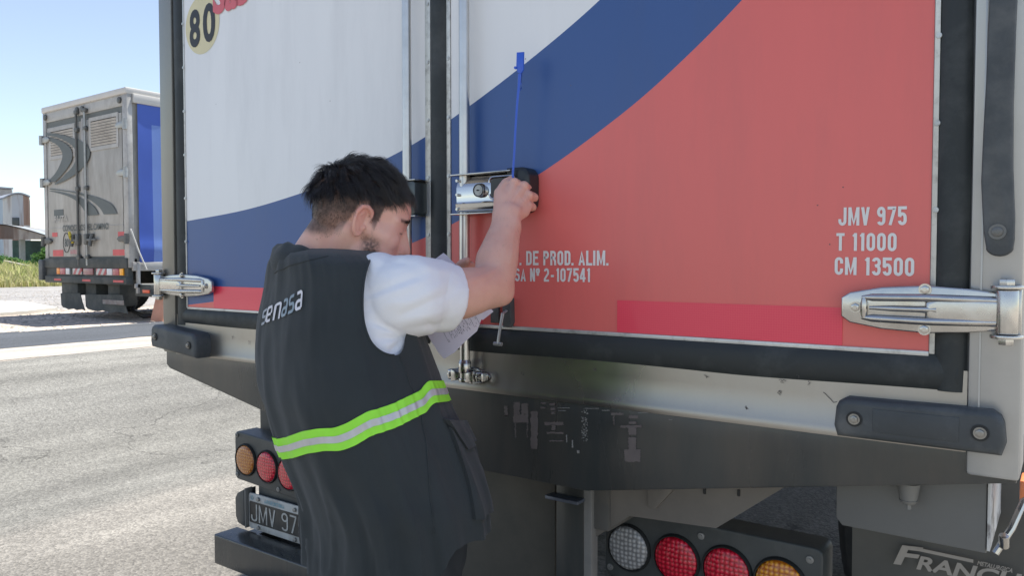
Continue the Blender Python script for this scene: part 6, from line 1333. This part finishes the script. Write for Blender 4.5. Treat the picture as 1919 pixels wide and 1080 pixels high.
# ---------- white shirt : trunk just inside the vest, two sleeves
shm = mat('white_cotton', (.88, .88, .90), .85, var=.03, vs=12, bump=.25, bs=700, spec=.2)
mb = MB(); rws = []
for j in range(90):
    z = 1.365-(1.365-.86)*j/89; row = []
    for p in PH[::2]:
        q = surf(p, z, -.013-(.03 if z < 1.0 else 0)); wr = .0035*noise.noise(Vector((q.x*22, q.y*22, q.z*40)))+.004*noise.noise(Vector((q.x*9, q.y*9+q.z*14, q.z*10))); c = ring(z)[0]; q = q+(q-c).normalized()*wr*.3; row.append(q)
    rws.append(row)
mb.grid(rws, wrap=True); mb.poly([p for p in rws[0]])
def sleeve(mb, path, rad, seed, cuff=True, asp=None):
    # path centre points, radii ; rings perpendicular to the path, wrinkled
    n = 72; cs = []
    def cmr(L_, t):
        i = min(int(t), len(L_)-2); u = t-i; p0, p1, p2, p3 = L_[max(i-1, 0)], L_[i], L_[i+1], L_[min(i+2, len(L_)-1)]
        return ((p1*2)+(p2-p0)*u+(p0*2-p1*5+p2*4-p3)*u*u+(p1*3-p0-p2*3+p3)*u**3)*.5
    m_ = 60; T_ = (len(path)-1); rows = []
    for j in range(m_+1):
        t = T_*j/m_; c = cmr(path, t); c2 = cmr(path, min(T_, t+.05)); c1 = cmr(path, max(0, t-.05)); tg = (c2-c1).normalized()
        if j > m_*.75: tg = (tg*(1-(j/m_-.75)*4*.5)+(path[-1]-path[-2]).normalized()*((j/m_-.75)*4*.5)).normalized()
        a = tg.cross(ZV).normalized(); b = a.cross(tg).normalized(); ra, rb = cmr([Vector((x[0], x[1], 0)) for x in rad], t)[:2]; row = []
        for k in range(n):
            q = 2*math.pi*k/n; v = a*math.cos(q)*ra+b*math.sin(q)*rb; s_ = j/m_
            f = noise.noise(Vector((math.cos(q)*1.6+s_*2.5, math.sin(q)*1.6-s_*1.5, s_*3+seed)))*.004
            rdg = 1-abs(noise.noise(Vector((math.cos(q)*1.8+s_*5.5, math.sin(q)*2.0+s_*3.5, s_*2+seed*2))))*2.2
            f += .0022*(max(0, rdg)**3-.15)*(1.1-s_*.6)
            row.append(c+v+v.normalized()*f)
        rows.append(row)
    last = rows[-1]; cen_ = path[-1]; inn = [cen_+(p-cen_)*.965-(path[-1]-path[-2]).normalized()*.001 for p in last]; inn2 = [cen_+(p-cen_)*.955-(path[-1]-path[-2]).normalized()*.05 for p in last]
    GG = mb.grid(rows+[inn], wrap=True); mb.bm.faces.new(GG[0]); mb.bm.faces.new(GG[-1][::-1])
    return rows
sl_path = [P(748, 562, 1.58), P(752, 560, 1.52), P(772, 556, 1.495), P(808, 553, 1.515), P(845, 560, 1.54)]
mb.poly([p for p in rws[-1]][::-1])
srow = sleeve(mb, sl_path, [(.078, .082), (.082, .086), (.079, .080), (.073, .072), (.070, .068)], 1)
sleeve(mb, [shL+(c7-shL)*.2, shL, shL.lerp(eL, .3), shL.lerp(eL, .62)], [(.055, .06), (.058, .062), (.056, .058), (.056, .056)], 5)
hull(mb, [(P(706, 560, 1.512), .062), (P(745, 560, 1.508), .078), (P(712, 520, 1.505), .050), (P(714, 600, 1.512), .058)])
ms_ = remesh(mb, .0034, 5)
def gauss_line(q, a, b, w):            # distance falloff from a fold line
    ab = b-a; t = max(0, min(1, (q-a).dot(ab)/ab.length_squared)); return math.exp(-((q-(a+ab*t)).length/w)**2)*math.sin(math.pi*min(1, max(0, .12+t*.88)))
pit_ = P(752, 628, 1.47)
FL = [((757, 630), (688, 596), 7, -4.2), ((757, 632), (690, 612), 6, 3.2), ((757, 634), (698, 634), 5, -3.6), ((752, 636), (712, 652), 5, 2.6), ((752, 636), (728, 664), 5, -3.4), ((760, 632), (746, 666), 5, 3.0), ((690, 552), (806, 508), 8, -3.0), ((692, 564), (800, 526), 8, 2.4), ((764, 616), (838, 606), 6, -2.6), ((756, 602), (838, 582), 8, 2.6), ((752, 590), (846, 548), 7, -2.6), ((748, 578), (852, 524), 9, 1.8),
      ((722, 484), (790, 498), 6, -2.6), ((760, 490), (854, 516), 7, 2.2), ((700, 500), (760, 490), 7, -2.0), ((846, 502), (826, 616), 2.2, -1.3), ((700, 585), (760, 560), 12, 2.0), ((800, 600), (815, 622), 6, -2.0)]
nq = len(ms_.vertices); cq = np.empty(nq*3); ms_.vertices.foreach_get('co', cq); cq = cq.reshape(-1, 3); dq = np.array([.0024*noise.noise(Vector(q)*11)+.0020*noise.noise(Vector((q[0]*22, q[1]*22, q[2]*9))) for q in cq])
nn_ = np.array([v.normal[:] for v in ms_.vertices]); rel = cq-np.array(CAM[:]); zc3 = rel@np.array(fw[:]); PX = CX+FPX*(rel@np.array(rt[:]))/zc3; PY = CY-FPX*(rel@np.array(upv[:]))/zc3; facing = (nn_*rel).sum(1) < 0
for a, b, w_, am in FL:
    ax_, ay_ = b[0]-a[0], b[1]-a[1]; t = np.clip(((PX-a[0])*ax_+(PY-a[1])*ay_)/(ax_*ax_+ay_*ay_), 0, 1); dd = np.hypot(PX-a[0]-t*ax_, PY-a[1]-t*ay_); dq += facing*.001*am*np.exp(-(dd/w_)**2)*np.sin(np.pi*np.clip(.15+t*.8, 0, 1))
nn_ = np.empty(nq*3); ms_.vertices.foreach_get('normal', nn_) if False else None
nn_ = np.array([v.normal[:] for v in ms_.vertices]); ms_.vertices.foreach_set('co', (cq+nn_*dq[:, None]).ravel())
ms_.name = 'shirt'; SH = link('shirt', ms_, shm, MAN, ang=180)
# ---------- trousers and shoes
tb = MB()
hull(tb, blk(hip+ZV*.03, .10, .05, .085)+blk(hip-ZV*.07, .09, .045, .09))
for s in (1, -1):
    h_, k_, an, foot = kn[s]
    hull(tb, [(h_+ZV*.02, .105), (k_+ZV*.03, .080)]); hull(tb, [(k_+ZV*.03, .080), (k_-ZV*.1, .076)]); hull(tb, [(k_-ZV*.1, .076), (an+ZV*.02, .070), (an-ZV*.02, .072)])
tm = remesh(tb, .006, 6)
for v in tm.vertices:
    q = v.co; d_ = .006*noise.noise(Vector((q.x*14, q.y*14, q.z*7)))+.006*noise.noise(Vector((q.x*6+q.z*8, q.y*6, q.z*12))); v.co = q+v.normal*d_
link('trousers', tm, mat('trouser_fabric', (.042, .046, .050), .85, var=.12, vs=10, bump=.3, bs=700, spec=.2), MAN, ang=180)
for s in (1, -1):
    foot = kn[s][3]; sb_ = MB(); hull(sb_, [(foot+ZV*.075, .050), (foot+ZV*.045-FB*.045, .042), (foot+ZV*.04+FB*.06, .044), (foot+ZV*.036+FB*.16, .036)]); sm_ = remesh(sb_, .005, 5); so_ = link('shoe', sm_, mat('shoe_leather', (.03, .026, .024), .45, bump=.2, bs=80), MAN, ang=180)
    mb = MB(); M = Matrix.Translation(foot+FB*.055+ZV*.012) @ Matrix.Rotation(math.atan2(FB.y, FB.x), 4, 'Z'); mb.box(-.145, .145, -.045, .045, -.012, .014, bev=.011, seg=3, M=M); mb.build('sole', mat('sole_rubber', (.02, .02, .02), .7), so_)

# ================================================ PAPERS IN HIS LEFT HAND
pm_ = mat('paper_white', (.80, .77, .86), .8, var=.02, vs=8); ink = mat('printed_ink', (.22, .22, .28), .8)
def paper(name, outline, d, curl, label, m, printed=True, tilt=0):
    # real sheet : outline points on a gently curled surface
    cx_, cy_ = 850, 570
    def S(x, y, o=0): return P(x, y, d+tilt*(x-cx_)/100+curl*((x-cx_)/60)**2*.02+.006*math.sin((y-cy_)/28)-o)
    poly = [Vector(p) for p in outline]
    b = bmesh.new(); f = b.faces.new([b.verts.new((x, y, 0)) for x, y in outline]); bmesh.ops.triangulate(b, faces=[f])
    for _ in range(4): bmesh.ops.subdivide_edges(b, edges=list(b.edges), cuts=1, use_grid_fill=True); 
    top_ = bmesh.ops.duplicate(b, geom=list(b.verts)+list(b.edges)+list(b.faces)); tv = [v for v in top_['geom'] if isinstance(v, bmesh.types.BMVert)]
    tvs = set(tv)
    for v in b.verts: v.co = S(v.co.x, v.co.y, .0006 if v in tvs else 0)
    mb = MB(); mb.merge(b); o = mb.build(name, m, None, ang=60)
    if printed:
        ax_, ay_ = Vector((.80, -.42)).normalized(), Vector((.45, .86)).normalized()      # print axes on the sheet
        org = Vector((812, 600)); mb = MB()
        def bar(u0, v0, u1, v1):
            q = [org+ax_*a+ay_*b2 for a, b2 in ((u0, v0), (u1, v0), (u1, v1), (u0, v1))]; mb.poly([S(p.x, p.y, .0011) for p in q])
        rr = random.Random(2)
        bar(6, 2, 74, 2.7); bar(6, 50, 74, 50.6); bar(6, 2, 6.6, 50); bar(73.4, 2, 74, 50)
        for c0 in (15, 26, 38, 52, 62): bar(c0, 4, c0+.5, 48)
        for c0 in range(8, 73, 3):
            v = 5
            while v < 46:
                l_ = rr.uniform(1, 5)
                if rr.random() < .5: bar(c0, v, c0+rr.choice((.6, .8, 1.1)), v+l_)
                v += l_+rr.uniform(.8, 2.5)
        mb.build('printed_text', ink, o, smooth=False)
    rebase(o, P(cx_, cy_, d)); tag(o, label, 'paper'); return o
paper('paper_sheet', [(796, 505), (812, 488), (831, 474), (839, 480), (851, 496), (880, 540), (908, 583), (888, 599), (894, 621), (872, 640), (852, 661), (832, 673), (822, 662), (797, 622)], 1.775, .6, 'printed form sheet hanging below his forearm, the front sheet held in his left hand', pm_)
paper('paper_sheet', [(800, 500), (822, 484), (846, 488), (856, 498), (900, 560), (925, 584), (905, 600), (885, 592), (850, 600), (810, 590)], 1.788, .6, 'blank lilac-white sheet peeping out behind the printed form, between his forearm and the door', mat('paper_lilac', (.78, .74, .86), .8), printed=False)

# ================================================ BLUE CABLE SEAL
sb = mat('seal_blue', (.035, .12, .62), .32, var=.05); mb = MB(); Ys = D-.055
def sp_(px, py, y=Ys): x, z = RP(px, py, y); return Vector((x, y, z))
mb.tube([sp_(962, 345, D-.052), sp_(961, 326, D-.054), sp_(963.5, 290), sp_(966, 240), sp_(969, 195), sp_(972.5, 160), sp_(974, 138)], [.0032]*5+[.0038, .005], 8, flat=.4, nrm=(0, 1, 0))
STR = mb.build('cable_seal', sb, None); rebase(STR, sp_(962, 330)); tag(STR, 'blue plastic cable seal standing up from the door handle', 'seal')
mb = MB(); c = [sp_(969, 98), sp_(982, 97), sp_(981.5, 130), sp_(977, 138), sp_(971, 136), sp_(968, 127)]
mb.prism([(p.x, p.z) for p in c], Ys-.002, Ys+.0015, bev=.0007); mb.cyl(sp_(967, 127), sp_(967, 127)+Vector((0, -.004, 0)), .0032, n=12); hd = mb.build('seal_tag', sb, STR)
mb = MB(); mb.tube([sp_(978, 137), sp_(976.5, 155), sp_(977, 166), sp_(974.5, 169), sp_(972.5, 163)], .0011, 6); mb.build('seal_loop', sb, STR)
